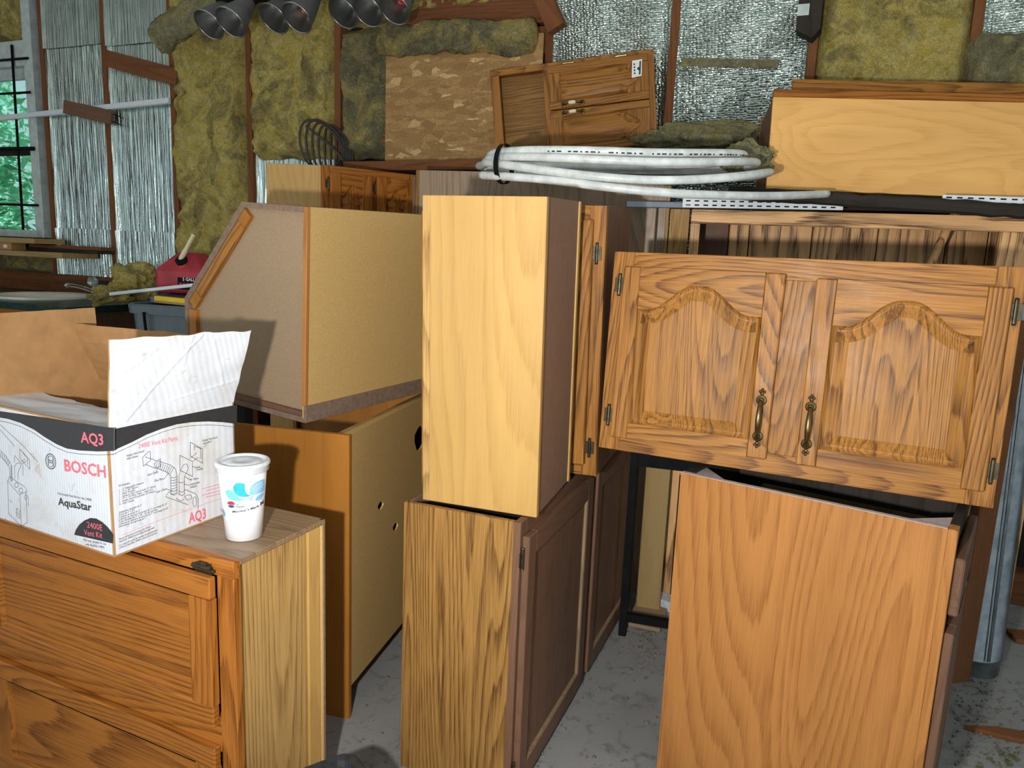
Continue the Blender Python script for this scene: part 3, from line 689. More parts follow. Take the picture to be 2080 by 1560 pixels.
for i in range(len(xs) - 1): box('back_board', xs[i] + .002, xs[i + 1] - .002, HD - .13, HD - .118, .02, HUTCH_Z - .02, 'oakp_z' if i else 'oakd_z', hu, .004)
box('backing', .018, HW - .018, HD - .116, HD - .11, .02, HUTCH_Z - .02, 'dusk_x', hu, 0)
box('shelf', .018, HW - .018, .02, HD - .13, .60, .618, 'oakd_x', hu)
a = pix_y(1947, 420, 2.80); b = pix_y(1893, 530, 2.76)
bm = bmesh.new(); v = (b - a); tube(bm, [a, a + v * .5, a + v, a + v * 2.4], .016, 10)
st = finish('wooden_stick', bm, 'oakp_z', smooth=True); setprops(st, 'round wooden stick leaning inside the oak hutch frame', 'stick')
# maple sided cabinet lying on the hutch, leaning back
SC = 1.24
pm = CAM_P + (Vector((.735, 2.293, 1.616)) - CAM_P) * SC
PM = pose(pm.x, pm.y, pm.z, -9.42, -13, .97)
lc = thing('maple_cabinet', 'long maple sided cabinet lying on top of the oak hutch', 'cabinet', PM)
MW, MH, MD = 1.0, .378, .28
box('side_panel', 0, MW, 0, .016, 0, MH - .03, 'mapo_x', lc); box('stile', 0, MW, -.002, .02, MH - .029, MH, 'oakr_x', lc, .003)
box('side_panel', .0, MW, MD - .016, MD, 0, MH - .03, 'maple_x', lc); box('top_panel', 0, .016, .016, MD - .016, .01, MH - .03, 'oakd_z', lc); box('bottom_panel', MW - .016, MW, .016, MD - .016, .01, MH - .03, 'oakd_z', lc)
box('back_panel', .016, MW - .016, .016, MD - .016, .004, .01, 'hardback', lc); box('stile', 0, MW, MD - .02, MD, MH - .029, MH, 'oakr_x', lc, .003)
q = local_on(PM, 1, 1605, 172, .12)
bd = box('oak_board', q.x, MW - .03, .07, .09, .04, q.z, 'oak_x', None, .003, Mx=PM); setprops(bd, 'oak board standing inside the maple cabinet on the hutch', 'board')
# slotted shelf standards, steel bar and charred timber lying on the hutch edge
def standard(px0, py0, px1, py1, y, label, flip=0):
    a = pix_y(px0, py0, y); L = (pix_y(px1, py1, y - .1) - a).length
    d = (pix_y(px1, py1, y - .1) - a).normalized(); h = .030 * y / 2.6
    r = thing('shelf_standard', label, 'shelf standard', Matrix.Translation(a) @ d.to_track_quat('X', 'Z').to_matrix().to_4x4(), 'slotted white shelf standards')
    n = int(L / .032); hs = []
    for i in range(n):
        for zz in (h * .27, h * .73):
            x = .012 + i * .032; hs.append([(x, zz - .0025), (x + .017, zz - .0025), (x + .017, zz + .0025), (x, zz + .0025)])
    plate('slotted_face', [(0, 0), (L, 0), (L, h), (0, h)], hs, 0, .0016, 'white_metal', r)
    box('flange', 0, L, .0016, .016, 0, .0016, 'white_metal', r, 0); box('flange', 0, L, .0016, .016, h - .0016, h, 'white_metal', r, 0)
    box('inner_web', .004, L - .004, .012, .0135, .002, h - .002, 'black', r, 0)
standard(1386, 421, 1712, 427, 2.86, 'long white slotted shelf standard beside the white pipe coil')
standard(1912, 414, 2110, 421, 2.62, 'short white slotted shelf standard under the maple cabinet')
a = pix_y(1273, 421, 2.84); b = pix_y(1560, 425, 2.90); d = (b - a)
bar = box('steel_bar', 0, d.length, 0, .02, 0, .022, 'steel', None, .002, Mx=Matrix.Translation(a) @ d.normalized().to_track_quat('X', 'Z').to_matrix().to_4x4()); setprops(bar, 'blue grey steel bar lying across the cabinet tops', 'bar')
a = pix_y(1480, 391, 2.78); b = pix_y(2100, 430, 2.50); d = (b - a)
bm = bmesh.new()
N = 24
tube(bm, [Vector((d.length * i / N, .012 * noise.noise(Vector((i * .4, 0, 0))), .008 * noise.noise(Vector((i * .5, 3, 0))))) for i in range(N + 1)], [.024 + .003 * noise.noise(Vector((i * .7, 7, 0))) for i in range(N + 1)], 8)
tb = finish('charred_timber', bm, 'dusk_x', None, Matrix.Translation(a) @ d.normalized().to_track_quat('X', 'Z').to_matrix().to_4x4()); setprops(tb, 'long blackened timber lying on the hutch under the maple cabinet', 'timber')
a = pix_y(1950, 432, 2.55)
# boards standing between the upright cabinet and the hutch
def stand_board(name, px0, px1, pytop, y, mat, label, th=.018, z0=0, yaw=-16, cat='board', h=None):
    a = pix_y(px0, pytop, y); b = pix_y(px1, pytop, y)
    o = box(name, 0, (b - a).length, 0, th, z0, a.z, mat, None, .002, Mx=pose(a.x, a.y, 0, yaw)); setprops(o, label, cat); return o
stand_board('laminate_board', 1279, 1333, 421, 2.90, 'lamg_z', 'grey brown laminate board standing left of the hutch')
stand_board('pale_oak_board', 1362, 1401, 424, 2.97, 'laml_z', 'pale oak board standing beside the hutch stile')
# ------------------------------------------------------------------ rear row of cabinets
PB = pix_y(845, 345, 3.12); 
PM = pose(PB.x, PB.y, 0, -9)
pc = thing('tall_cabinet_back', 'tall cabinet turned with its streaky brown back towards the room, behind the pipe coil', 'cabinet', PM)
W13 = 1.02
box('back_panel', .012, W13 - .012, .004, .012, 0, PB.z, 'lamg_z', pc); box('side_panel', 0, .012, 0, .42, 0, PB.z - .0, 'lam_z', pc); box('side_panel', W13 - .012, W13, 0, .42, 0, PB.z, 'laml_z', pc)
box('top_panel', .012, W13 - .012, .012, .40, PB.z - .03, PB.z - .014, 'oakd_x', pc); box('stile', .0, .045, .42, .44, 0, PB.z, 'oak_z', pc); box('stile', W13 - .045, W13, .42, .44, 0, PB.z, 'oak_z', pc)
box('rail', .045, W13 - .045, .42, .44, PB.z - .05, PB.z, 'oak_x', pc); box('edge_moulding', -.014, -.001, .0, .03, 0, pix_y(845, 358, 3.12).z, 'oakd_z', pc, .003)
# angled cabinet at the back left of the row: frontal maple end, doors running away
PA, PB2, PC2 = pix_y(540, 331, 3.35), pix_y(663, 335, 3.33), pix_y(846, 352, 3.62)
ZT = PB2.z
an = thing('angled_wall_cabinet', 'tall angled cabinet with pale maple end and red oak arched doors, at the insulated wall', 'cabinet', T_((PA.x, PA.y, 0)))
def rel(p): return (p.x - PA.x, p.y - PA.y)
a2, b2, c2 = (0, 0), rel(PB2), rel(PC2)
fxy = lambda u, v, d: Vector((u, v, d))
dirf = Vector((c2[0] - b2[0], c2[1] - b2[1])); LF = dirf.length; dirf.normalize(); yawf = math.degrees(math.atan2(dirf.y, dirf.x))
box('end_panel', 0, b2[0] - .018, 0, .016, 0, ZT, 'maple_z', an)
e1 = (c2[0], c2[1]); 
box('side_panel', 0, .016, .016, .55, 0, ZT, 'maple_z', an); box('back_panel', 0, c2[0] + .02, .55, .562, 0, ZT, 'hardback', an)
plate('top_panel', [(.016, .016), (b2[0] - .02, .03), (c2[0], c2[1] + .03), (c2[0], .55), (.016, .55)], [], ZT - .03, ZT - .014, 'oakd_x', an, fn=fxy)
FM = T_((b2[0], b2[1], 0)) @ RZ(yawf)
box('stile', -.018, .03, 0, .02, 0, ZT, 'oakr_z', an, Mx=FM); box('stile', LF - .04, LF, 0, .02, 0, ZT, 'oakr_z', an, Mx=FM); box('rail', .03, LF - .04, 0, .02, ZT - .032, ZT, 'oakr_x', an, Mx=FM)
box('mullion', LF * .5 - .02, LF * .5 + .02, 0, .02, 0, ZT - .032, 'oakr_z', an, Mx=FM); box('rail', .03, LF - .04, 0, .02, .85, .9, 'oakr_x', an, Mx=FM); box('rail', .03, LF - .04, 0, .02, 0, .1, 'oakr_x', an, Mx=FM)
for x0, x1 in ((.012, LF * .5 - .012), (LF * .5 + .012, LF - .012)):
    for z0, z1 in ((.9, ZT - .028), (.1, .86)):
        door(an, x1 - x0, z1 - z0, FM @ T_((x0, 0, z0)), 'oakr_z', 'oakr_x', 'oakr_z', 'raised', stile=.05, arch=.045, hinges=[(-.006, z1 - z0 - .05, True)])
# wall ledge that carries the leaning cabinet and the strand board
zl = 1.822
p0 = on_wall(772, 330); p1 = on_wall(1560, 300)
lg = box('ledge_board', p0.x, S[8] - .03, -.34, -.002, zl - .045, zl, 'stud_x', None, .003, Mx=WM); setprops(lg, 'dark timber ledge fixed along the wall below the strand board', 'shelf')
# strand board
PTL, PTR, PBL = on_wall(785, 93, .08), on_wall(1104, 84, .08), on_wall(783, 321, .08)
ob = box('strand_board', PTL.x, PTR.x, -.085, -.073, zl + .001, PTL.z, 'osb', None, .001, Mx=WM); setprops(ob, 'square of strand board leaning on the insulated wall', 'board')
# leaning cabinet with two small doors and an open bay
PM = pose(-.117, 3.682, 1.828, -10.88, -.75, -6.78)
L21, H21 = .757, .41
c21 = thing('small_oak_cabinet', 'small oak cabinet tilted on its side on the wall ledge, two doors with ceramic pulls', 'cabinet', PM)
box('side_panel', 0, L21, .02, .22, H21 - .014, H21, 'oak_x', c21); box('side_panel', 0, L21, .02, .22, 0, .014, 'oak_x', c21)
box('end_panel', 0, .014, .02, .22, .014, H21 - .014, 'oak_z', c21); box('end_panel', L21 - .014, L21, .02, .22, .014, H21 - .014, 'oakd_z', c21)
box('divider', .262, .276, .02, .21, .014, H21 - .014, 'oak_z', c21); box('back_panel', .014, L21 - .014, .10, .108, .014, H21 - .014, 'lam_x', c21)
box('dark_sheet', .0142, .0215, .021, .10, .014, H21 - .014, 'dusk_z', c21)
box('stile', 0, L21, 0, .02, H21 - .028, H21, 'oak_x', c21); box('stile', 0, L21, 0, .02, 0, .02, 'oak_x', c21); box('rail', 0, .042, 0, .02, .02, H21 - .028, 'oak_z', c21); box('rail', .25, .285, 0, .02, .02, H21 - .028, 'oak_z', c21); box('rail', L21 - .03, L21, 0, .02, .02, H21 - .028, 'oak_z', c21)
# the doors were hung for the upright cabinet: their tops point right
for z0, hz, in ((.196, .16,), (-.004, .03)):
    d = door(c21, .195, .458, T_((.272, 0, z0 + .195)) @ RY(90), 'oak_z', 'oak_x', 'oak_z', 'raised', stile=.035, bottom=.055, top=.045, arch=.05)
    bail_handle(d, .178 if z0 > .1 else .018, .11, -.019, True, True, L=.085)
    for q in (.1, .34): hinge(d, -.006 if z0 > .1 else .201, q, -.004, True, 'brass')
stk = plate('sticker', [(0, 0), (.044, .004), (.050, .075), (.006, .073)], [], -.0206, -.0198, 'white_paper', c21, T_((.655, 0, .292)))
plate('sticker_band', [(.032, .010), (.040, .011), (.045, .068), (.038, .067)], [], -.0209, -.0207, 'ink', stk)
plate('sticker_emblem', [(.033 + .007 * math.cos(k * .6283), .036 + .007 * math.sin(k * .6283)) for k in range(10)], [], -.0209, -.0207, 'ink', stk)
for k in range(4): plate('sticker_lettering', [(.010 + k * .0003, .014 + k * .013), (.017, .014 + k * .013), (.018, .022 + k * .013), (.011, .022 + k * .013)], [], -.0209, -.0207, 'ink', stk)
# ------------------------------------------------------------------ coil of white pipe
UPV = Vector((0, 0, 1))
cx, cy = pix_y(1262, 360, 2.62).x, 2.62
turns = [  # centre shift, radius, height at left, near, right, far
    (-.03, .420, 1.716, 1.704, 1.745, 1.736),
    (-.015, .442, 1.702, 1.676, 1.722, 1.728),
    (.01, .478, 1.688, 1.622, 1.695, 1.700)]
pts = []
NT = 48
for ti, (sh, rad, zl_, zn, zr, zf) in enumerate(turns):
    for k in range(NT):
        a = math.pi - 2 * math.pi * 0 + 2 * math.pi * k / NT       # start left, go by the near side
        w = (ti + k / NT); nx = turns[min(ti + 1, len(turns) - 1)]; f = k / NT
        r = rad + (nx[1] - rad) * f
        zz = [zl_, zn, zr, zf, nx[2]]; q = f * 4; i = int(q); u = q - i; u = u * u * (3 - 2 * u)
        z = zz[i] + (zz[i + 1] - zz[i]) * u
        pts.append(Vector((cx + sh + r * math.cos(a) * 1.0, cy + .78 * r * math.sin(a), z)))
coil = thing('pipe_coil', 'coil of scuffed white plastic pipe bound with a black strap', 'pipe', T_((cx, cy, 1.6)))
off = Vector((cx, cy, 1.6))
bm = bmesh.new(); tube(bm, [p - off for p in pts], .0130, 10); finish('pipe', bm, 'pvc', coil, smooth=True)
tail = smooth_path([pix_y(978, 356, 2.48), pix_y(1100, 364, 2.33), pix_y(1250, 382, 2.24), pix_y(1390, 394, 2.24), pix_y(1560, 398, 2.38), pix_y(1680, 394, 2.60)], 10)
bm = bmesh.new(); tube(bm, [p - off for p in tail], .0130, 10); finish('pipe_end', bm, 'pvc', coil, smooth=True)
bm = bmesh.new()
for i in range(46):                                   # faint marking printed along the uppermost turn
    q = NT * (.16 + .30 * i / 46); k = int(q); f = q - k; p = pts[k].lerp(pts[k + 1], f) - off; t_ = (pts[k + 1] - pts[k]).normalized()
    if i % 7 in (3,): continue
    n_ = Vector((t_.y, -t_.x, 0)); n_ = n_ if n_.y < 0 else -n_; u_ = (n_ * .93 - UPV * .36).normalized(); w_ = t_.cross(u_); L_2 = .0028 + .0022 * ((i * 7) % 3)
    c_ = p + u_ * .0133
    bm.faces.new([bm.verts.new(c_ + t_ * a_ * L_2 + w_ * b_ * .0022) for a_, b_ in ((-1, -1), (1, -1), (1, 1), (-1, 1))])
setprops(finish('printed_marking', bm, 'ink', coil, recalc=False), kind='stuff')
# strap round the bundle at the left near side
ks = int(NT * .085); grp = [pts[t * NT + ks] - off for t in range(len(turns))] + [tail[5] - off]
c0 = sum(grp, Vector()) / len(grp); zmin = min(p.z for p in grp) - .021; zmax = max(p.z for p in grp) + .021
tg = (pts[ks + 1] - pts[ks]).normalized(); rd = Vector((-tg.y, tg.x, 0)); ex = max(abs((p - c0).dot(rd)) for p in grp) + .021
lp = [c0 + rd * ex * math.cos(t) * (1.0) + Vector((0, 0, (zmax + zmin) / 2 - c0.z + (zmax - zmin) / 2 * math.sin(t))) for t in [k * math.pi / 12 for k in range(24)]]
bm = bmesh.new(); ra = [bm.verts.new(p - tg * .012) for p in lp]; rb_ = [bm.verts.new(p + tg * .012) for p in lp]
for i in range(24): bm.faces.new([ra[i], ra[(i + 1) % 24], rb_[(i + 1) % 24], rb_[i]])
finish('strap', bm, 'black', coil, smooth=True)
# ------------------------------------------------------------------ printed cardboard box
ZB = .7645
B0 = Vector((-.786, 1.408, 0)); BRp = Vector((-.650, 1.702, 0)); BK = Vector((-1.085, 1.922, 0)); BL = BK - (BRp - B0)
BH = .263
rdir = (BRp - B0).normalized(); ldir = (BL - B0).normalized(); UPZ = Vector((0, 0, 1))
bxr = thing('cardboard_box', 'open white printed cardboard carton with raised flaps on the lying cabinet', 'box', T_((B0.x, B0.y, ZB)))
def q3(p): return Vector((p.x - B0.x, p.y - B0.y, p.z))
def card_sheet(name, c00, c10, c11, c01, out, outer='box_white', inner='card', nu=10, nv=8, warp=.003, th=.004, ragged=0, seed=0, creases=()):
    """bilinear cardboard sheet, 'out' is the side that carries the outer liner"""
    bm = bmesh.new(); out = out.normalized(); G = {}
    for s in (0, 1):
        for j in range(nv + 1):
            for i in range(nu + 1):
                u, v = i / nu, j / nv
                p = c00 * (1 - u) * (1 - v) + c10 * u * (1 - v) + c11 * u * v + c01 * (1 - u) * v
                e = min(1, 4 * v) if nv > 2 else 0
                p = p + out * (warp * fbm(Vector((u * 2.3, v * 2.3, seed)), 2) * e - th * s)
                for (u0, v0, u1, v1, am) in creases:     # folded ridges in the card
                    du, dv2 = u1 - u0, v1 - v0; L2 = du * du + dv2 * dv2; tt = max(0, min(1, ((u - u0) * du + (v - v0) * dv2) / L2))
                    dd = math.hypot((u - u0 - tt * du) * 1.7, v - v0 - tt * dv2); p = p + out * am * max(0, 1 - dd / .028)
                if ragged and j == nv: p = p + (c01 - c00).normalized() * ragged * noise.noise(Vector((u * 7, seed, 2)))
                G[s, i, j] = bm.verts.new(p)
    for j in range(nv):
        for i in range(nu):
            f = bm.faces.new([G[0, i, j], G[0, i + 1, j], G[0, i + 1, j + 1], G[0, i, j + 1]]); f.material_index = 0
            f = bm.faces.new([G[1, i, j], G[1, i, j + 1], G[1, i + 1, j + 1], G[1, i + 1, j]]); f.material_index = 1
    for j in range(nv):
        for i in (0, nu): f = bm.faces.new([G[0, i, j], G[0, i, j + 1], G[1, i, j + 1], G[1, i, j]]); f.material_index = 1
    for i in range(nu):
        for j in (0, nv): f = bm.faces.new([G[0, i, j], G[0, i + 1, j], G[1, i + 1, j], G[1, i, j]]); f.material_index = 1
    return finish(name, bm, [outer, inner], bxr)
nr = Vector((rdir.y, -rdir.x, 0)); nl = Vector((-ldir.y, ldir.x, 0))      # outward normals of the right and front faces
if nl.y > 0: nl = -nl
b0, br, bk, bl = q3(B0), q3(BRp), q3(BK), q3(BL); tz = UPZ * BH
card_sheet('side_panel', b0, br, br + tz, b0 + tz, nr, warp=0, seed=1)
card_sheet('front_panel', bl, b0, b0 + tz, bl + tz, nl, warp=0, seed=2)
card_sheet('back_panel', br, bk, bk + tz, br + tz, rdir, warp=0, seed=3)
card_sheet('end_panel', bk, bl, bl + tz, bk + tz, ldir, warp=0, seed=4)
card_sheet('bottom_panel', b0 + UPZ * .001, bl + UPZ * .001, bk + UPZ * .001, br + UPZ * .001, -UPZ, warp=0, th=-.004)
card_sheet('flap', b0 + tz + rdir * .003 + nr * .001, br + tz + nr * .001, br + tz + UPZ * .172 + nr * .050 + rdir * .008, b0 + tz + UPZ * .176 + nr * .016 + rdir * .004, nr, nu=90, nv=60, warp=.006, seed=5, ragged=.006, creases=[(.12, .06, .62, .98, .0016), (.72, .9, .86, .3, .0012), (.55, .98, .5, .62, .001), (.02, .3, .2, .2, .0009), (.1, .62, .3, .85, .0008), (.45, .2, .98, .32, .0009)])
card_sheet('flap', bk + tz, bl + tz, bl + tz + UPZ * .185 + ldir * .01, bk + tz + UPZ * .187 + ldir * .006, ldir, nu=16, nv=10, warp=.003, seed=6, ragged=.001)
card_sheet('flap', br + tz, bk + tz, bk + tz + UPZ * .150 - rdir * .062, br + tz + UPZ * .155 - rdir * .03, rdir, nu=16, nv=10, warp=.008, seed=7, ragged=.005)
card_sheet('flap', bl + tz, b0 + tz - rdir * .0 - nr * .012, b0 + tz + rdir * .165 - nr * .014 - UPZ * .022, bl + tz + rdir * .17 - UPZ * .012, UPZ, nu=24, nv=12, warp=.008, seed=8, ragged=.016)
# print on the two visible faces: pixel traced marks laid onto the card
class Face:
    def __init__(s, o, u, n): s.o, s.u, s.n = o, u.normalized(), n.normalized(); s.Mw = T_((B0.x, B0.y, ZB))
    def st(s, px, py):
        p = pix_plane(px, py, s.Mw @ s.o, s.n) - s.Mw @ s.o; return (p.dot(s.u), p.z)
    def fn(s): return lambda u, v, d: s.o + s.u * u + UPZ * v + s.n * d
FR = Face(b0, rdir, nr); FL = Face(bl, (b0 - bl), nl)
def mark(face, poly, mat, name='printed_mark', lift=.0006, pixels=True):
    P = [face.st(*p) for p in poly] if pixels else poly
    V, T = tri2d(P); bm = bmesh.new(); f = face.fn(); vs = [bm.verts.new(f(v.x, v.y, lift)) for v in V]
    for t in T: bm.faces.new([vs[i] for i in t])
    return finish(name, bm, mat, bxr, recalc=False)
def strokes(face, lines, mat, w=.0011, name='line_drawing', lift=.0007):
    bm = bmesh.new(); f = face.fn()
    for ln in lines:
        P = [Vector(face.st(*p)) for p in ln]
        for a, b in zip(P, P[1:]):
            d = (b - a)
            if d.length < 1e-6: continue
            n = Vector((-d.y, d.x)).normalized() * w / 2; e = d.normalized() * w * .4
            bm.faces.new([bm.verts.new(f(q.x, q.y, lift)) for q in (a - e - n, b + e - n, b + e + n, a - e + n)])
    return finish(name, bm, mat, bxr, recalc=False)
_dg = None
def text_mesh(body, bold=False, res=2):
    c = bpy.data.curves.new('t', 'FONT'); c.body = body; c.size = 1; c.resolution_u = res; c.offset = .022 if bold else 0.0
    o = bpy.data.objects.new('t', c); COL.objects.link(o); bpy.context.view_layer.update()
    me = bpy.data.meshes.new_from_object(o.evaluated_get(bpy.context.evaluated_depsgraph_get())); bpy.data.objects.remove(o); bpy.data.curves.remove(c)
    return me
def texts(face, items, mat, name='printed_lettering', bold=False, lift=.0008):
    """items: (string, px0, py0 (baseline left), px1 (right end), cap height in pixels)"""
    bm = bmesh.new(); f = face.fn()
    for body, x0, y0, x1, y1, h in items:
        me = text_mesh(body, bold); xs_ = [v.co.x for v in me.vertices]; 
        if not xs_: continue
        a = face.st(x0, y0); b = face.st(x1, y1); c = face.st(x0, y0 - h); hh = (c[1] - a[1]) / .70
        k = (b[0] - a[0]) / (max(xs_) - min(xs_)); mn = min(xs_)
        dz = (b[1] - a[1]) / max(1e-6, (b[0] - a[0]))
        off = len(bm.verts); vs = []
        for v in me.vertices:
            u = (v.co.x - mn) * k; vs.append(bm.verts.new(f(a[0] + u, a[1] + v.co.y * hh + dz * u, lift)))
        for p in me.polygons:
            try: bm.faces.new([vs[i] for i in p.vertices])
            except ValueError: pass
        bpy.data.meshes.remove(me)
    return finish(name, bm, mat, bxr, recalc=False)
lw_l = [(232, 916), (200, 917), (162, 915), (136, 911), (115, 902), (90, 887), (70, 873), (42, 859), (17, 851), (0, 848), (-60, 848), (-110, 860)]
up_l = [(-110, 818), (0, 835), (50, 842), (100, 849), (160, 859), (232, 870)]
mark(FL, up_l + lw_l, 'ink', 'black_band')
lw_r = [(481, 861), (451, 857.5), (422, 856), (389, 857.5), (358, 862), (328, 871), (297, 883), (268, 898), (239, 911), (233, 915)]
mark(FR, [(233, 871), (320, 853), (400, 837), (481, 822)] + lw_r, 'ink', 'black_band')
strokes(FL, [[(x, y + 7) for x, y in lw_l]], 'ink', .0009); strokes(FR, [[(x, y + 7) for x, y in lw_r]], 'ink', .0009)
texts(FL, [('AQ3', 165, 898, 211, 904, 21)], 'pink_ink', bold=True); texts(FL, [('BOSCH', 132, 956, 216, 970, 23)], 'pink_ink', bold=True)
texts(FL, [('AquaStar', 119, 1025, 187, 1038, 15)], 'ink', bold=True)
texts(FL, [('Horizontal Vent Kit for the 2400E', 118, 1004, 187, 1018, 5), ('AQ3 also suitable for use', 170, 1098, 216, 1107, 4.5), ('with AquaStar 240FX', 174, 1107, 213, 1114, 4.5)], 'ink')
arc = [(151, 1086), (155, 1075), (162, 1065), (172, 1057), (184, 1052), (196, 1053), (208, 1060), (219, 1070), (227, 1080), (231, 1086), (230, 1104)]
mark(FL, arc, 'ink', 'black_half_disc'); texts(FL, [('2400E', 178, 1071, 209, 1078, 12), ('Vent Kit', 172, 1086, 209, 1093, 11)], 'pink_ink', lift=.001)
for rr, w in ((1.0, .0018), (.74, .0011)):
    strokes(FL, [[(103.5 + 10.3 * rr * math.cos(k * .2618), 937 + 15 * rr * math.sin(k * .2618) + 2.6 * rr * math.cos(k * .2618)) for k in range(25)]], 'ink', w, 'round_emblem')
strokes(FL, [[(99, 927), (99.5, 943)], [(108, 930), (108, 947)], [(99, 934), (108, 937)], [(99, 938), (108, 941)]], 'ink', .0016, 'round_emblem')
# drawing of heater and pipes on the front face
zz = [[(0, 862), (45, 903), (77, 938)], [(0, 872), (30, 906)], [(16, 977), (40, 1005), (56, 998), (52, 990), (20, 968), (16, 977)], [(16, 977), (18, 1043), (44, 1069), (41, 1004)], [(44, 1069), (56, 1061), (53, 998)],
      [(20, 1015), (25, 1021)], [(34, 1032), (41, 1038), (41, 1053), (34, 1047), (34, 1032)], [(35, 1041), (41, 1046)], [(0, 914), (14, 928), (23, 944), (25, 978)], [(0, 926), (10, 936), (19, 948), (22, 978)],
      [(30, 925), (47, 945), (47, 966)], [(30, 925), (30, 940)], [(41, 912), (61, 935), (61, 953), (41, 931), (41, 912)], [(47, 920), (57, 931), (57, 944)], [(44, 937), (52, 932)], [(46, 941), (55, 936)],
      [(31, 972), (30, 958), (30, 948), (34, 941), (40, 940), (43, 946), (40, 953), (37, 960), (37, 974)], [(53, 1003), (58, 1010), (58, 1028)], [(52, 1005), (50, 1012), (53, 1016), (56, 1010)]]
zz += [[(0 + k * 3.4, 915 + k * 3.6), (-2 + k * 3.1, 923 + k * 3.7)] for k in range(7)] + [[(22, 948 + k * 3.6), (25.5, 946 + k * 3.6)] for k in range(9)]
zz += [[(34 + 4 * math.cos(t * .7854), 985 + 5 * math.sin(t * .7854)) for t in range(9)], [(43 + 4 * math.cos(t * .7854), 996 + 5 * math.sin(t * .7854)) for t in range(9)]]
strokes(FL, zz, 'ink', .0009)
texts(FR, [('2400E Vent Kit Parts', 281, 911, 360, 894, 10)], 'pink_ink'); texts(FR, [('AQ3', 383, 1063, 418, 1052, 21)], 'pink_ink', bold=True); texts(FR, [('Vent Kit', 447, 1042, 476, 1032, 10)], 'pink_ink')
strokes(FR, [[(247, 1087), (300, 1066), (360, 1043), (455, 1010)]], 'pink_ink', .0008, 'red_rule')
def greek(y, x0, x1, dy, n):  # fine print too small to read: broken dashes
    return [[(x0 + (x1 - x0) * i / n, y + dy * i / n), (x0 + (x1 - x0) * (i + .72) / n, y + dy * (i + .72) / n)] for i in range(n)]
strokes(FR, greek(993, 410, 452, -11, 7) + greek(997, 418, 452, -9, 6) + greek(1006, 410, 452, -11, 7) + greek(1010, 418, 452, -9, 6), 'pink_ink', .0014, 'fine_print')
lab = [('Intake Vent Hood', 257, 928, 292, 918, 5), ('with sleeve', 257, 934, 280, 928, 5), ('Exhaust Vent Hood', 411, 897, 441, 890, 4.5), ('with sleeve', 412, 903, 429, 898, 4.5), ('Gear Clamp', 299, 967, 321, 960, 5), ('Flex Pipe', 314, 979, 331, 974, 5),
       ('Wall', 399, 952, 406, 950, 4.5), ('Thimble', 399, 957, 412, 953, 4.5), ('90° Elbow', 386, 977, 403, 973, 4.5), ('Adjustable', 386, 986, 405, 981, 4.5), ('Adapter', 386, 992, 400, 988, 4.5), ('Gear Clamp', 316, 1002, 339, 994, 4.5), ('Kit Includes', 241, 989, 263, 983, 5)]
L1 = ['1 - 3" Adjustable Adapter', '1 - 3" x 36" Sleeve', '1 - Wall Thimble', '1 - Exhaust Vent Hood with 12" Sleeve', '1 - 3" x 10\' Flex Pipe - Inlet Kit', '1 - Intake Vent Hood with 10" Sleeve', '4 - Gear Clamps']
for i, s_ in enumerate(L1): lab.append((s_, 242, 997 + i * 4.9, 242 + len(s_) * 2.0, 997 + i * 4.9 - len(s_) * .62, 4))
L2 = ['Adaptador ajustable de 3"', 'Ducto de 3" x 36"', 'Conjunto de pared de 3"', 'Cubierta de abertura de escape de 3" con manga de 12"', 'Tubo flexible de 3" x 10\' - kit de entrada', 'Cubierta de abertura de entrada de 3" con manga de 10"', 'Abrazaderas de engranaje de 3"']
for i, s_ in enumerate(L2): lab.append((s_, 241, 1043 + i * 4.8, 241 + len(s_) * 1.85, 1043 + i * 4.8 - len(s_) * .62, 4))
for i, s_ in enumerate(['Read all before venting the finish.', 'AquaStar 2400E horizontally through wall.', 'Lo requerido antes de ventilar horizontalmente', 'el Bosch AquaStar 2400E a traves de la pared.']):
    lab.append((s_, 242, 1097 + i * 5.3 + (i > 1) * 2, 242 + 20 + len(s_) * 1.25, 1097 + i * 5.3 + (i > 1) * 2 - 9 - len(s_) * .5, 4))
setprops(texts(FR, lab, 'ink', 'small_printed_text'), kind='stuff')
dr = [[(289, 929), (303, 916), (305, 919), (305, 935)], [(289, 929), (291, 947), (305, 935)], [(295, 928), (318, 936)], [(295, 943), (314, 951)], [(318, 936), (325, 932), (325, 947), (315, 951), (313, 942), (318, 936)],
      [(320, 936), (345, 944), (356, 952), (359, 965), (359, 1000)], [(316, 950), (338, 959), (346, 966), (347, 1004)], [(364, 1005), (363, 968), (366, 956), (372, 944), (379, 942), (382, 950), (379, 960), (374, 968), (374, 1003)],
      [(365, 925), (390, 937), (391, 968), (365, 955), (365, 925)], [(386, 898), (411, 912), (411, 941), (386, 926), (386, 898)], [(394, 906), (407, 911), (408, 930), (404, 931)], [(394, 906), (394, 914)], [(386, 931), (399, 920)], [(391, 937), (402, 929)],
      [(336, 1009), (342, 999), (347, 1000)], [(336, 1009), (381, 1025)], [(375, 994), (397, 1003), (402, 1012), (402, 1033)], [(374, 1008), (380, 1016), (390, 1012), (387, 1005), (379, 1006), (374, 1008)],
      [(393, 1010), (391, 1020), (393, 1029), (398, 1026), (399, 1015), (396, 1009), (393, 1010)], [(317, 959), (319, 951)], [(332, 974), (341, 961)], [(399, 951), (391, 947)], [(386, 975), (375, 968)], [(385, 986), (373, 983)], [(340, 994), (350, 997)], [(413, 908), (420, 902)]]
dr += [[(319 + k * 4.2, 938 + k * 1.4), (317 + k * 3.6, 950 + k * 1.6)] for k in range(9)] + [[(347, 970 + k * 5.5), (353, 971 + k * 5.4), (359, 967 + k * 5.5)] for k in range(7)]
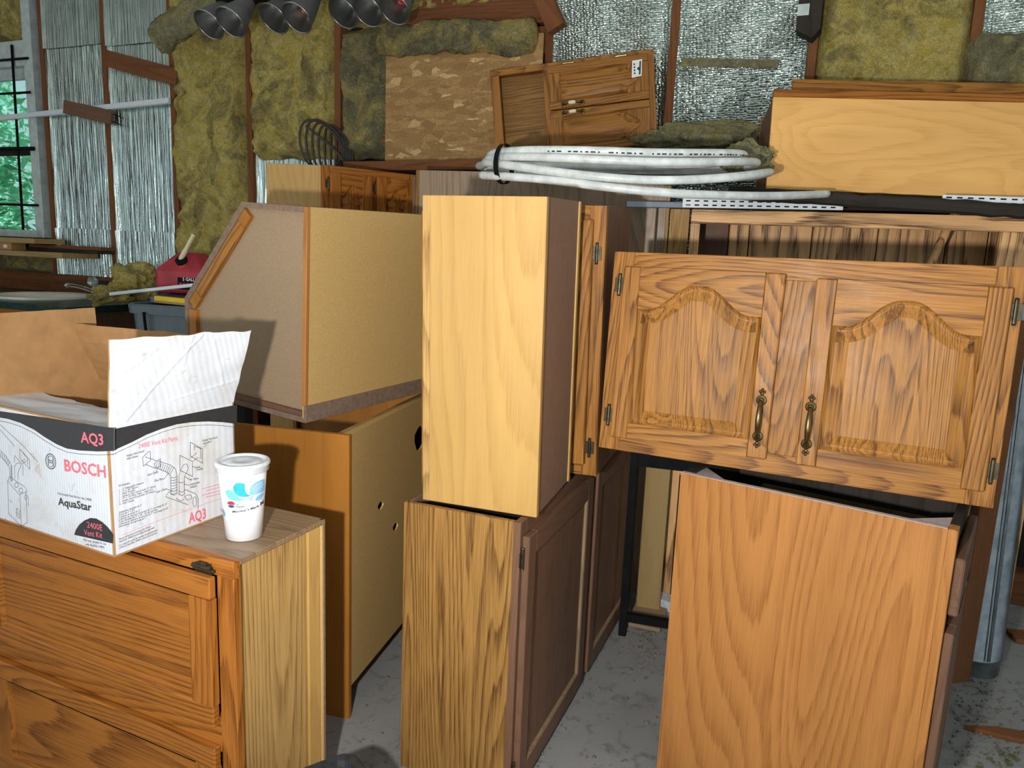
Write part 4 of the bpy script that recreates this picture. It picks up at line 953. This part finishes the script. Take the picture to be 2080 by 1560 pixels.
dr += [[(346, 1003), (353, 1006), (360, 1002)], [(362, 1003), (369, 1007), (375, 1003)], [(362, 997), (369, 1000), (375, 996)], [(362, 979), (369, 981), (375, 978)], [(358, 1012), (366, 1018), (374, 1014)]]
strokes(FR, dr, 'ink', .0009)
# ------------------------------------------------------------------ paper cup
cp = pix_z(496, 1086, .7645)
cup = thing('paper_cup', 'white paper soda cup with plastic lid and blue splash print', 'cup', T_((cp.x, cp.y, .7628)))
R0, R1, CH = .0375, .0515, .166
def crad(z): return R0 + (R1 - R0) * z / CH
bm = bmesh.new(); lathe(bm, [(0, .006), (R0 - .003, .006), (R0 - .002, 0), (R0, .0005), (crad(CH * .5), CH * .5), (R1, CH), (R1 - .001, CH + .001), (R1 - .002, CH - .002)], 48); finish('cup_body', bm, 'cup', cup, smooth=True)
bm = bmesh.new(); lathe(bm, [(R1 + .001, CH - .016), (R1 + .0035, CH - .014), (R1 + .0025, CH - .006), (R1 + .006, CH - .002), (R1 + .0065, CH + .002), (R1 + .004, CH + .006), (R1 - .001, CH + .0065), (R1 - .005, CH + .003), (R1 - .011, CH + .001), (R1 - .014, CH + .004), (.02, CH + .0045), (.012, CH + .003), (0, CH + .003)], 48); finish('lid', bm, 'glass_lid', cup, smooth=True)
ang0 = math.atan2(-cp.y, -cp.x)
def cmap(px, py, lift=.0006):
    """front of the cup: pixel offsets from the cup axis -> angle and height"""
    z = (1099 - py) * .00111
    xx = (px - (497 - (1092 - py) * .004)) * .00109; r = crad(z); a = math.asin(max(-.98, min(.98, xx / r)))
    r += lift; th = ang0 + a
    return Vector((r * math.cos(th), r * math.sin(th), z))
def cpoly(poly, mat, lift=.0006, name='printed_splash'):
    # fine grid of interior points lets the print follow the curved wall
    xs_ = [p[0] for p in poly]; ys_ = [p[1] for p in poly]; ex = []
    y = min(ys_)
    while y < max(ys_):
        x = min(xs_)
        while x < max(xs_):
            if in_poly((x, y), poly): ex.append((x, y))
            x += 3.1
        y += 4.1
    V, T = tri2d(poly, [], ex); bm = bmesh.new(); vs = [bm.verts.new(cmap(v.x, v.y, lift)) for v in V]
    for t in T: bm.faces.new([vs[i] for i in t])
    return finish(name, bm, mat, cup, recalc=False, smooth=True)
def crop(P): return [(420 + x / 7.09, 900 + y / 7.09) for x, y in P]
def bez(P, n=6): return [(p.x, p.y) for p in smooth_path([(a, b, 0) for a, b in P + [P[0]]], n)][:-1]
cpoly(bez(crop([(415, 600), (450, 555), (510, 545), (565, 570), (568, 640), (590, 710), (640, 745), (560, 752), (480, 730), (430, 680)])), 'blue')
cpoly(bez(crop([(315, 690), (340, 655), (400, 660), (440, 700), (500, 765), (575, 785), (500, 803), (410, 800), (340, 760)])), 'teal')
cpoly(bez(crop([(620, 680), (650, 610), (710, 565), (780, 553), (822, 570), (822, 640), (815, 735), (740, 740), (650, 738), (625, 715)])), 'lblue')
for k in range(4):
    pp = crop([(640 + k * 18, 690 + k * 12), (680 + k * 18, 625 + k * 18), (740 + k * 10, 585 + k * 25), (800, 580 + k * 28)])
    q = [(p.x, p.y) for p in smooth_path([(a, b, 0) for a, b in pp], 5)]
    cpoly(q + [(x, y + .9) for x, y in reversed(q)], 'cup', .0009, 'printed_line')
cpoly(bez(crop([(700, 800), (740, 765), (800, 755), (805, 790), (770, 830), (710, 838)])), 'lblue'); cpoly(bez(crop([(600, 775), (620, 762), (634, 775), (618, 792)])), 'lblue')
for x, y in ((658, 771), (643, 799)): cpoly(crop([(x + 8 * math.cos(k), y + 9 * math.sin(k)) for k in range(6)]), 'navy')
cpoly(bez(crop([(278, 960), (300, 1000), (305, 1050), (292, 1070), (276, 1030)])), 'blue')
ball = [(386 + 50 * math.cos(k * .2618), 862 + 48 * math.sin(k * .2618)) for k in range(24)]
cpoly(crop([(x, y) for x, y in ball if y < 850] + [(340, 852), ] if False else [p for p in ball[12:25]] + [(434, 858), (386, 868)]), 'redp'); cpoly(crop([p for p in ball[1:12]] + [(345, 885), (386, 872), (428, 880)]), 'navy')
def ctext(body, x0, y0, x1, y1, h, mat, bold=False):
    me = text_mesh(body, bold); xs_ = [v.co.x for v in me.vertices]; mn, mx = min(xs_), max(xs_); bm = bmesh.new()
    vs = [bm.verts.new(cmap(x0 + (v.co.x - mn) / (mx - mn) * (x1 - x0), y0 + (y1 - y0) * (v.co.x - mn) / (mx - mn) - v.co.y / .7 * h)) for v in me.vertices]
    for p in me.polygons:
        try: bm.faces.new([vs[i] for i in p.vertices])
        except ValueError: pass
    finish('printed_lettering', bm, mat, cup, recalc=False)
ctext("Member's Mark", 476.5, 1038.5, 526, 1032, 4.6, 'ink', True); ctext('M', 528, 1032, 534, 1030, 8, 'ink', True); ctext('Dr', 484, 1023, 490, 1022.5, 3.4, 'ink', True); ctext('Pepper', 484, 1027.5, 499, 1026, 3.6, 'ink', True)
ctext('PEPSI', 469.5, 1023.5, 479, 1023.5, 2.6, 'navy', True)
for k in range(6): cpoly([(503 + k * 5, 1027 - k * 1.4), (506.5 + k * 5, 1026 - k * 1.4), (506.5 + k * 5, 1024.6 - k * 1.4), (503 + k * 5, 1025.6 - k * 1.4)], 'lblue', .0006, 'fine_print')
# ------------------------------------------------------------------ fibreglass lumps
def lump(name, label, c, size, rot=0, mat='fibre', seed=0, amp=.35, sub=5, cat='insulation', stretch=None, group=None):
    bm = bmesh.new(); bmesh.ops.create_icosphere(bm, subdivisions=sub, radius=1)
    for v in bm.verts:
        p = v.co.copy(); d = 1 + amp * fbm(p * 1.7 + Vector((seed, 0, 0)), 3) + .12 * fbm(p * 6 + Vector((0, seed, 0)), 3)
        q = Vector((p.x * size[0], p.y * size[1], p.z * size[2])) * d
        if stretch: q = stretch(q)
        v.co = q
    zmin = min(v.co.z for v in bm.verts)
    for v in bm.verts: v.co.z -= zmin
    o = finish(name, bm, mat, None, T_(c) @ RZ(rot), smooth=True, recalc=False); setprops(o, label, cat, group); return o
CZ = 1.0                                     # counter height
c = pix_y(272, 605, 4.45); lump('insulation_lump', 'torn yellow fibreglass lump lying on the green counter', (c.x, c.y, CZ + .002), (.17, .10, .10), -20, 'fibre', 3, .5)
c = pix_y(225, 606, 4.25); lump('insulation_scrap', 'small fibreglass scrap on the green counter beside the larger lump', (c.x, c.y, CZ + .002), (.10, .07, .05), 30, 'fibre', 9, .5)
c = on_wall(1425, 330, .20); cw = WM @ Vector((c.x, c.y, zl)); lump('insulation_bundle', 'grey fibreglass bundle with torn foil facing, behind the pipe coil', (cw.x, cw.y, zl + .002), (.26, .13, .075), -23, 'fibre_grey', 5, .3)
cw = pix_y(1512, 345, 2.72); lump('insulation_tuft', 'grey fibreglass tuft lying over the right end of the pipe coil', (cw.x, cw.y, cw.z - .03), (.085, .05, .06), 10, 'fibre_grey', 15, .4)
# droopy batt hanging from the top left, and the roll lying over the strand board
def lump_path(name, label, pts, rad, mat, seed, flat=.6, cat='insulation'):
    P = smooth_path(pts, 10); n = len(P); bm = bmesh.new(); rings = []; seg = 28
    for i, p in enumerate(P):
        t = (P[min(i + 1, n - 1)] - P[max(i - 1, 0)]).normalized(); sd = t.cross(Vector((0, 1, 0))).normalized(); fr = t.cross(sd)
        e = min(1, min(i, n - 1 - i) / 2.5 + .12) ** .5
        ring = []
        for k in range(seg):
            a = 2 * math.pi * k / seg; d = Vector((math.cos(a), math.sin(a), i * .22))
            r = rad * e * (1 + .28 * fbm(Vector((d.x * 1.4, d.y * 1.4, i * .16 + seed)), 3) + .10 * fbm(Vector((d.x * 5, d.y * 5, i * .6 + seed)), 2))
            ring.append(bm.verts.new(p + sd * r * math.cos(a) + fr * r * flat * math.sin(a)))
        rings.append(ring)
    for a, b in zip(rings, rings[1:]):
        for k in range(seg): bm.faces.new([a[k], a[(k + 1) % seg], b[(k + 1) % seg], b[k]])
    bm.faces.new(list(reversed(rings[0]))); bm.faces.new(rings[-1])
    o = finish(name, bm, mat, None, None, smooth=True); setprops(o, label, cat); return o
def wpt(px, py, off): return WM @ on_wall(px, py, off)
lump_path('hanging_batt', 'grey green insulation batt hanging down from the shed roof beside the reflector lamps', [wpt(322, 88, .25), wpt(345, 62, .28), wpt(385, 32, .30), wpt(430, 6, .30), wpt(490, -45, .25), wpt(560, -110, .15)], .088, 'fibre_grey', 3, .6)
lump_path('insulation_roll', 'dirty fibreglass roll draped over the top of the strand board', [wpt(770, 82, .09), wpt(820, 84, .10), wpt(890, 76, .11), wpt(960, 72, .11), wpt(1030, 74, .11), wpt(1092, 72, .10)], .075, 'fibre_dark', 8, .6)
# ------------------------------------------------------------------ reflector lamps on a black rail
rl = pix_y(430, 5, 3.72); rr_ = pix_y(880, -26, 3.58)
a_, b_ = rl + Vector((0, .08, .04)), rr_ + Vector((0, .08, .04)); d = b_ - a_
rail = box('lamp_rail', 0, d.length, -.03, .03, -.02, .05, 'black', None, .004, Mx=Matrix.Translation(a_) @ d.normalized().to_track_quat('X', 'Z').to_matrix().to_4x4())
setprops(rail, 'black metal rail that carries the row of reflector lamps', 'lamp rail')
box('hanger', d.length * .3, d.length * .3 + .03, -.01, .01, .05, .75, 'black', rail); box('hanger', d.length * .8, d.length * .8 + .03, -.01, .01, .05, .70, 'black', rail)
LABN = ['half hidden behind the hanging batt', 'next to the hanging batt', 'with clean silver inside, left of one with a red reflection', 'with red reflection inside, between clean silver ones', 'first of the three beside the strand board', 'middle of the three beside the strand board', 'with red bulb, nearest the roof brace']
for k, (px, py) in enumerate(((424, 50), (468, 45), (556, 38), (603, 36), (697, 27), (747, 23), (801, 18))):
    c = pix_y(px, py, 3.72 - (0, .09, 0, .09, .0, .08, .16)[k])
    ax = Vector((-.36, -.60, -.72)).normalized()
    Mx = Matrix.Translation(c) @ ax.to_track_quat('Z', 'Y').to_matrix().to_4x4()
    lr = thing('reflector_lamp', 'silver bell reflector lamp ' + LABN[k], 'lamp', Mx, 'reflector lamps on the rail')
    bm = bmesh.new(); lathe(bm, [(.024, -.165), (.030, -.16), (.036, -.14), (.046, -.11), (.062, -.05), (.072, -.012), (.0735, 0)], 36); finish('shade', bm, 'lamp_out', lr, smooth=True)
    bm = bmesh.new(); lathe(bm, [(.0725, .0), (.068, -.02), (.056, -.055), (.040, -.095), (.022, -.115), (0, -.12)], 36); finish('inner_reflector', bm, 'lamp_in', lr, smooth=True, recalc=False)
    bm = bmesh.new(); tube(bm, [(.0735 * math.cos(t * math.pi / 18), .0735 * math.sin(t * math.pi / 18), 0) for t in range(36)], .0042, 8, closed=True); finish('rim', bm, 'lamp_in', lr, smooth=True)
    bm = bmesh.new(); lathe(bm, [(0, -.26), (.02, -.255), (.024, -.20), (.026, -.165), (.022, -.15)], 20); finish('socket', bm, 'black', lr, smooth=True)
    if k in (3, 6):
        bm = bmesh.new(); bmesh.ops.create_uvsphere(bm, u_segments=16, v_segments=10, radius=.028); finish('bulb', bm, 'red_bulb', lr, T_((0, 0, -.085)), smooth=True)  # red bulb added to stand for the red reflection inside the bell
# ------------------------------------------------------------------ timbers nailed to the studs
def wall_board(name, px0, py0, px1, py1, width, off, mat, label, th=.03, off1=None, cat='board'):
    a = WM @ on_wall(px0, py0, off); b = WM @ on_wall(px1, py1, off if off1 is None else off1); d = b - a
    o = box(name, 0, d.length, 0, th, -width / 2, width / 2, mat, None, .002, Mx=Matrix.Translation(a) @ d.normalized().to_track_quat('X', 'Z').to_matrix().to_4x4())
    setprops(o, label, cat); return o
wall_board('nailed_board', 215, 118, 358, 156, .10, .045, 'stud_x', 'longer brown board nailed aslant between two studs of the foil wall')
nb = wall_board('short_nailed_board', 128, 216, 224, 238, .085, .09, 'oakd_x', 'short board end with bent nails, tilted above the white rail', off1=.045)
for zz_ in (.02, -.025):
    bm = bmesh.new(); tube(bm, [(.40, 0, zz_), (.44, -.01, zz_), (.50, -.012, zz_ - .01)], .0028, 6); finish('nail', bm, 'black', nb)
wr = wall_board('white_rail', -60, 246, 342, 204, .035, .034, 'white_metal', 'white metal rail hung aslant across the foil covered studs', th=.02, cat='rail')
box('rail_lip', 0, wr.dimensions.x, -.012, .0, -.018, -.012, 'white_metal', wr)
br_ = wall_board('roof_brace', 1078, -60, 1128, 56, .085, .16, 'stud_x', 'brown timber brace end coming down from the roof', th=.06)
wall_board('brown_batten', 748, 291, 800, 281, .03, .06, 'stud_x', 'short brown batten sticking out beside the strand board', th=.02)
wall_board('tape_strip', 1383, 126, 1581, 129, .035, .008, 'fibre_grey', 'crumpled brown tape strip stuck on the bubble foil', th=.006, cat='tape')
c = on_wall(1645, 36, .0)
bk_ = thing('stud_block', 'grey painted wooden block with white end fixed high on a stud', 'block', WM @ T_((c.x, 0, c.z)))
plate('block_body', [(-.045, -.07), (.02, -.105), (.05, -.07), (.05, .07), (.0, .09), (-.045, .08)], [], -.09, -.001, 'dusk_z', bk_); box('painted_band', -.0455, .0, -.0912, -.09, -.015, .03, 'white_trim', bk_)
# planks on the window shelf
zsill = pix_y(60, 508, 4.75).z
def ledge(px0, px1, py, off, dep, th, mat, label, z=None):
    a = on_wall(px0, py, off); b = on_wall(px1, py, off)
    o = box('shelf_plank', a.x, b.x, -off, -off + dep, a.z - th, a.z, mat, None, .002, Mx=WM); setprops(o, label, 'plank'); return a.z
z3 = ledge(-80, 125, 503, .26, .26, .035, 'raw_x', 'pale plank shelf below the barred window')
pl2 = box('dark_plank', on_wall(-60, 490, .1).x, on_wall(205, 490, .1).x, -.13, -.004, z3 + .001, z3 + .022, 'dusk_x', None, .002, Mx=WM); setprops(pl2, 'long dark plank lying on the pale plank shelf', 'plank')
pl3 = box('brown_plank', on_wall(60, 490, .1).x, on_wall(206, 490, .1).x, -.11, -.004, z3 + .023, z3 + .045, 'stud_x', None, .002, Mx=WM); setprops(pl3, 'brown plank on top of the dark plank, reaching past the stud', 'plank')
pl4 = box('carton_flat', on_wall(-60, 490, .2).x, on_wall(33, 490, .2).x, -.24, -.135, z3 + .001, z3 + .05, 'card', None, .002, Mx=WM); setprops(pl4, 'flat brown carton with white label on the plank shelf', 'carton')
x4 = on_wall(10, 490, .24).x; box('label', x4 - .02, x4 + .018, -.2408, -.24, z3 + .016, z3 + .036, 'white_paper', pl4, 0)
pl5 = box('top_plank', on_wall(-70, 478, .2).x, on_wall(80, 478, .2).x, -.24, -.02, z3 + .051, z3 + .085, 'raw_x', None, .002, Mx=WM); setprops(pl5, 'pale plank on top of the pile at the window sill', 'plank')
# cable hank hung on a stud
hk = WM @ on_wall(672, 300, .06)
bm = bmesh.new()
for k in range(7):
    w = .045 + .012 * k; h = .14 + .006 * (k % 3)
    loop = [(w * math.sin(t) - .02 * k + .05 + .03 * math.sin(t) ** 2, -.008 * k + .01 * math.cos(t * 2), h * .9 * math.cos(t) - .03 - .3 * (w * math.sin(t) - .02 * k)) for t in [q * math.pi / 14 for q in range(28)]]
    tube(bm, loop, .0062, 6, closed=True)
tube(bm, smooth_path([(-.12, -.07, .10), (-.05, -.08, .05), (.05, -.08, -.03), (.10, -.06, -.10)], 5), .0065, 6)
hko = finish('cable_hank', bm, 'wire', None, Matrix.Translation(hk), smooth=True); setprops(hko, 'hank of dark brown cable hung on a stud above the angled cabinet', 'cable')
# ------------------------------------------------------------------ wash counter at the left
ct = thing('sink_counter', 'dark green marbled counter with backsplash along the foil wall', 'counter', WM)
CA0, CA1, CD = -2.6, 1.18, .78
bm = bmesh.new()
sk = WINV @ pix_z(70, 604, CZ); sk.y = -.40
SA, SB = .30, .29
hole = [(sk.x + SA * .93 * math.cos(k * math.pi / 18), sk.y + SB * .93 * math.sin(k * math.pi / 18)) for k in range(36)]
plate_mesh(bm, [(CA0, -CD), (CA1, -CD), (CA1, -.005), (CA0, -.005)], [hole], CZ, CZ - .04, 0, fn=fxy); finish('countertop', bm, 'green', ct)
box('backsplash', sk.x - .03, CA1, -.025, -.004, CZ, CZ + .10, 'green', ct, .003)
box('front_panel', CA0, CA1 - .03, -CD + .03, -CD + .05, .1, CZ - .04, 'oakr_x', ct); box('end_panel', CA1 - .05, CA1 - .03, -CD + .05, -.01, 0, CZ - .04, 'oakd_z', ct); box('toe_board', CA0, CA1 - .05, -CD + .1, -CD + .115, 0, .1, 'dusk_x', ct)
bm = bmesh.new()
prof = [(1.0, .004), (1.0, .014), (.97, .020), (.92, .016), (.86, .0), (.80, -.05), (.62, -.11), (.3, -.13), (0, -.132)]
rings = [[bm.verts.new((SA * f * math.cos(k * math.pi / 20), SB * f * math.sin(k * math.pi / 20), z)) for k in range(40)] for f, z in prof[:-1]]
for a, b in zip(rings, rings[1:]):
    for k in range(40): bm.faces.new([a[k], a[(k + 1) % 40], b[(k + 1) % 40], b[k]])
bm.faces.new(rings[-1])
so = finish('oval_sink', bm, 'porcelain', None, WM @ T_((sk.x, sk.y, CZ - .003)), smooth=True); setprops(so, 'white oval porcelain sink set in the green counter', 'sink')
fa = thing('faucet', 'chrome faucet with clear crystal knob behind the oval sink', 'faucet', WM @ T_((sk.x + .22, sk.y + .20, CZ)) @ RZ(15))
bm = bmesh.new(); lathe(bm, [(0, 0), (.035, 0), (.034, .012), (.024, .03), (.02, .05), (0, .052)], 20); finish('base', bm, 'chrome', fa, smooth=True)
bm = bmesh.new(); tube(bm, smooth_path([(0, 0, .04), (-.05, -.06, .07), (-.09, -.12, .085), (-.10, -.135, .075)], 6), .013, 12); finish('spout', bm, 'chrome', fa, smooth=True)
bm = bmesh.new(); tube(bm, [(0, 0, .05), (-.01, 0, .075)], .009, 10); finish('stem', bm, 'chrome', fa, smooth=True)
bm = bmesh.new(); bmesh.ops.create_icosphere(bm, subdivisions=2, radius=.034); finish('knob', bm, 'crystal', fa, T_((-.012, 0, .105)))
# ------------------------------------------------------------------ bin with lid, level, trim strip and fuel can
bc = pix_y(395, 640, 3.95); ZR = pix_y(300, 612, 3.95).z
def rrect(w, d, r, n=6):
    P = []
    for cx_, cy_, a0 in ((w - r, d - r, 0), (-w + r, d - r, 90), (-w + r, -d + r, 180), (w - r, -d + r, 270)):
        for k in range(n + 1): t = R(a0 + 90 * k / n); P.append((cx_ + r * math.cos(t), cy_ + r * math.sin(t)))
    return P
def rr_loft(bm, spec, mi=0, close=True):
    rg = []
    for w, d, r, z in spec: rg.append([bm.verts.new((x, y, z)) for x, y in rrect(w, d, r)])
    for a, b in zip(rg, rg[1:]):
        for k in range(len(a)): bm.faces.new([a[k], a[(k + 1) % len(a)], b[(k + 1) % len(a)], b[k]]).material_index = mi
    if close: bm.faces.new(list(reversed(rg[0])))
    return rg
bn = thing('grey_bin', 'tall grey plastic bin standing at the end of the green counter', 'bin', pose(bc.x, bc.y, 0, -12))
bm = bmesh.new(); rr_loft(bm, [(.19, .15, .06, 0), (.245, .20, .07, ZR - .05), (.245, .20, .07, ZR - .05), (.262, .217, .08, ZR - .05), (.266, .22, .08, ZR - .01), (.258, .212, .08, ZR), (.246, .2, .07, ZR - .004), (.238, .192, .07, ZR - .06), (.19, .15, .06, .02)]); finish('bin_body', bm, 'grey_plastic', bn, smooth=False)
bm = bmesh.new(); tube(bm, [(-.13, -.225, ZR - .04), (-.125, -.2, ZR - .35)], .007, 8); finish('strap', bm, 'black', bn)
ld = thing('bin_lid', 'lavender grey lid resting across the grey bin', 'lid', pose(bc.x + .02, bc.y + .10, ZR + .012, -12, 4))
bm = bmesh.new(); rg = rr_loft(bm, [(.25, .13, .05, -.01), (.262, .14, .05, -.008), (.262, .14, .05, .018), (.25, .13, .05, .024)]); bm.faces.new(rg[-1]); finish('lid_shell', bm, 'lav_plastic', ld)
a = pix_y(317, 612, 3.85); b = pix_y(392, 646, 3.72); d = b - a
lv = thing('spirit_level', 'yellow spirit level lying on the grey bin', 'level', Matrix.Translation(Vector((a.x, a.y, ZR + .004))) @ RZ(math.degrees(math.atan2(d.y, d.x))))
box('level_body', 0, .5, -.012, .012, 0, .035, 'yellow', lv, .003); box('level_top', .01, .49, -.02, .045, .001, .012, 'raw_x', lv)
a = pix_y(230, 598, 4.05); b = pix_y(400, 580, 3.9); d = b - a
tr = box('trim_strip', 0, d.length, -.03, .03, -.006, .012, 'white_metal', None, .003, Mx=Matrix.Translation(a) @ d.normalized().to_track_quat('X', 'Z').to_matrix().to_4x4()); setprops(tr, 'white trim strip laid from the counter over the bin lid', 'trim')
gc = pix_y(392, 578, 4.12); gz = ZR + .045
gcan = thing('fuel_can', 'dusty red plastic fuel can with white spout on the bin lid', 'fuel can', pose(gc.x, gc.y, gz, -14))
bm = bmesh.new(); GW, GD = .165, .11
rg = rr_loft(bm, [(GW - .01, GD - .01, .03, 0), (GW, GD, .035, .012), (GW, GD, .035, .115), (GW - .012, GD - .01, .04, .135), (.075, .06, .035, .205), (.06, .05, .03, .215)]); bm.faces.new(rg[-1]); finish('can_body', bm, 'red_plastic', gcan, smooth=False)
nk = Matrix.Translation((.0, -.072, .158)) @ RX(42)
bm = bmesh.new(); lathe(bm, [(.042, -.012), (.036, .004), (.030, .014), (0, .015)], 24, nk); finish('neck', bm, 'red_plastic', gcan, smooth=True)
bm = bmesh.new(); lathe(bm, [(.031, .006), (.032, .032), (.026, .036), (0, .037)], 24, nk); finish('cap', bm, 'black', gcan, smooth=True)
bm = bmesh.new(); p0_ = nk @ Vector((0, 0, .03)); dr_ = Vector((.55, 0, .85)).normalized(); N = 18
tube(bm, [p0_ + dr_ * (.16 * i / N) for i in range(N + 1)], [(.014 if i < 7 else (.0125 if i % 2 else .0105)) for i in range(N + 1)], 12); finish('spout', bm, 'cream', gcan, smooth=True)
lbx = box('label', -.01, .135, -GD - .0012, -GD, .02, .085, 'black', gcan, 0)
me = text_mesh('5 GALLON', True); bm = bmesh.new(); bm.from_mesh(me); bmesh.ops.transform(bm, matrix=Matrix.Translation((.022, -GD - .002, .068)) @ RX(90) @ Matrix.Scale(.024, 4), verts=bm.verts); finish('printed_lettering', bm, 'white_paper', lbx, recalc=False)
for k in range(5): box('printed_line', .0 + k * .022, .016 + k * .022, -GD - .0016, -GD - .0012, .045, .058, 'red_plastic', lbx, 0)
# ------------------------------------------------------------------ right edge: plank, downpipe, floor litter
a = pix_z(1938, 1388, 0)
pk = box('standing_plank', 0, .075, 0, .02, 0, 1.25, 'stud_z', None, .002, Mx=pose(a.x - .01, a.y, 0, 12, 1.0, -.5)); setprops(pk, 'brown plank standing between base cabinet and galvanised downpipe', 'plank')
a = pix_z(2002, 1381, 0)
dp = thing('galvanised_pipe', 'round galvanised steel duct pipe standing at the right of the cabinets', 'pipe', pose(a.x + .0, a.y + .088, 0, 0, 0, -2.0))
bm = bmesh.new(); SEG = 48; rg = []
for zz_, rr2, cr in ((0, .084, 1), (.05, .086, 1), (.06, .090, 0), (.064, .094, 0), (.068, .091, 0), (1.3, .091, 0)):
    rg.append([bm.verts.new(((rr2 + .002 * cr * (-1) ** k) * math.cos(2 * math.pi * k / SEG), (rr2 + .002 * cr * (-1) ** k) * math.sin(2 * math.pi * k / SEG), zz_)) for k in range(SEG)])
for p_, q_ in zip(rg, rg[1:]):
    for k in range(SEG): bm.faces.new([p_[k], p_[(k + 1) % SEG], q_[(k + 1) % SEG], q_[k]])
finish('pipe_body', bm, 'galv', dp, smooth=True)
bm = bmesh.new(); rb(bm, -.006, .006, -.0935, -.0895, .07, 1.3, .001); rb(bm, -.016, -.011, -.0915, -.088, .07, 1.3, .001); finish('seam', bm, 'galv', dp)
def floor_bit(name, px, py, L, Wd, Hh, yaw, mat, label, cat, taper=False):
    a = pix_z(px, py, 0); bm = bmesh.new()
    if taper:
        P = [(0, 0), (L * .3, Wd * .45), (L, Wd * .35), (L, -Wd * .3), (L * .4, -Wd * .5), (L * .12, -Wd * .2)]
        plate_mesh(bm, P, [], .001, Hh, 0, fn=fxy)
    else: rb(bm, 0, L, -Wd / 2, Wd / 2, .001, Hh, .003)
    o = finish(name, bm, mat, None, pose(a.x, a.y, 0, yaw)); setprops(o, label, cat); return o
floor_bit('wood_splinter', 1958, 1482, .32, .05, .016, -14, 'stud_x', 'reddish wood splinter lying on the concrete near the downpipe', 'splinter', True)
floor_bit('board_offcut', 2052, 1296, .5, .09, .02, -10, 'stud_x', 'flat board offcut on the floor behind the downpipe', 'board')
floor_bit('particle_board_strip', 1287, 1238, .13, .30, .016, -20, 'mdf_grey', 'stained particle board strip on the floor beside the low cabinet', 'board')
floor_bit('plaster_chunk', 1318, 1222, .12, .07, .045, -38, 'wax_white', 'broken white plaster chunk on the floor behind the amber panel', 'plaster')
floor_bit('paper_scrap', 1297, 1250, .03, .012, .003, -50, 'white_paper', 'tiny white paper scrap on the concrete floor', 'paper')
rz0 = pix_y(1300, 950, 2.56).z; rz1 = pix_y(1300, 924, 2.56).z
rk = thing('steel_rack', 'black steel rack frame standing between low cabinet and hutch', 'rack', pose(.435, 2.585, 0, -16))
for x in (0, .27): box('post', x, x + .028, 0, .028, 0, rz1, 'black', rk)
box('beam', .028, .27, 0, .028, rz0, rz1, 'black', rk); box('beam', .028, .27, 0, .028, .06, .09, 'black', rk)
a = pix_y(1313, 940, 2.80); b = pix_y(1362, 940, 2.80); lp_ = box('pale_plank', 0, b.x - a.x, 0, .02, 0, rz1 + .03, 'raw_z', None, .003, Mx=pose(a.x, a.y, 0, -16)); setprops(lp_, 'pale plank standing behind the black steel rack', 'plank')
# black tray in the foreground
tk = pix_z(715, 1519, .30); ca, sa = math.cos(R(36)), math.sin(R(36)); tw = .175
ty = thing('black_crate', 'scuffed black plastic tub on the floor beside the lying cabinet', 'tub', pose(tk.x - tw * (ca - sa), tk.y - tw * (sa + ca), 0, 36))
bm = bmesh.new(); rr_loft(bm, [(.12, .12, .03, .0), (.155, .155, .03, .28), (.172, .172, .035, .284), (.175, .175, .035, .296), (.170, .170, .034, .30), (.156, .156, .03, .297), (.150, .150, .03, .27), (.12, .12, .025, .012)]); finish('tub_body', bm, 'black_plastic', ty)
box('tub_floor', -.11, .11, -.11, .11, .006, .014, 'black_plastic', ty)
bm = bmesh.new(); tube(bm, smooth_path([(.09, .148, .26), (.125, .15, .285), (.15, .13, .275)], 5), .003, 6); finish('wire_clip', bm, 'brass', ty)
# grit and leaves on the concrete
bm = bmesh.new()
for k in range(700):
    z_ = random.random()
    if z_ < .45: px, py = random.gauss(1310, 28), random.gauss(1270, 45)
    elif z_ < .8: px, py = random.uniform(1930, 2080), random.uniform(1380, 1560)
    else: px, py = random.uniform(730, 1400), random.uniform(1350, 1560)
    p = pix_z(px, max(py, 1180), 0); s = random.uniform(.001, .0042)
    c_ = bmesh.ops.create_cube(bm, size=s * 2, matrix=T_((p.x, p.y, s * .6)) @ RZ(random.uniform(0, 90)) @ RX(random.uniform(0, 40)))
gr = finish('floor_grit', bm, 'crumb'); setprops(gr, 'scattered grit and crumbs on the concrete floor', 'grit', kind='stuff')
for k, (px, py) in enumerate(((2010, 1540), (2035, 1530), (2060, 1538), (2022, 1548), (1990, 1556), (2050, 1549))):
    p = pix_z(px, py, .004); bm = bmesh.new(); s = .008 + .003 * (k % 3)
    vs = [bm.verts.new((s * 1.6 * math.cos(t * .785) * (1 if t % 2 else .8), s * .7 * math.sin(t * .785), .002 * math.sin(t * 1.7))) for t in range(8)]; bm.faces.new(vs)
    q = finish('dry_leaf', bm, 'leaf_dry', None, Matrix.Translation(p) @ RZ(k * 50)); setprops(q, 'small dry green leaf lying on the concrete by the splinter', 'leaf', 'dry leaves on the concrete')
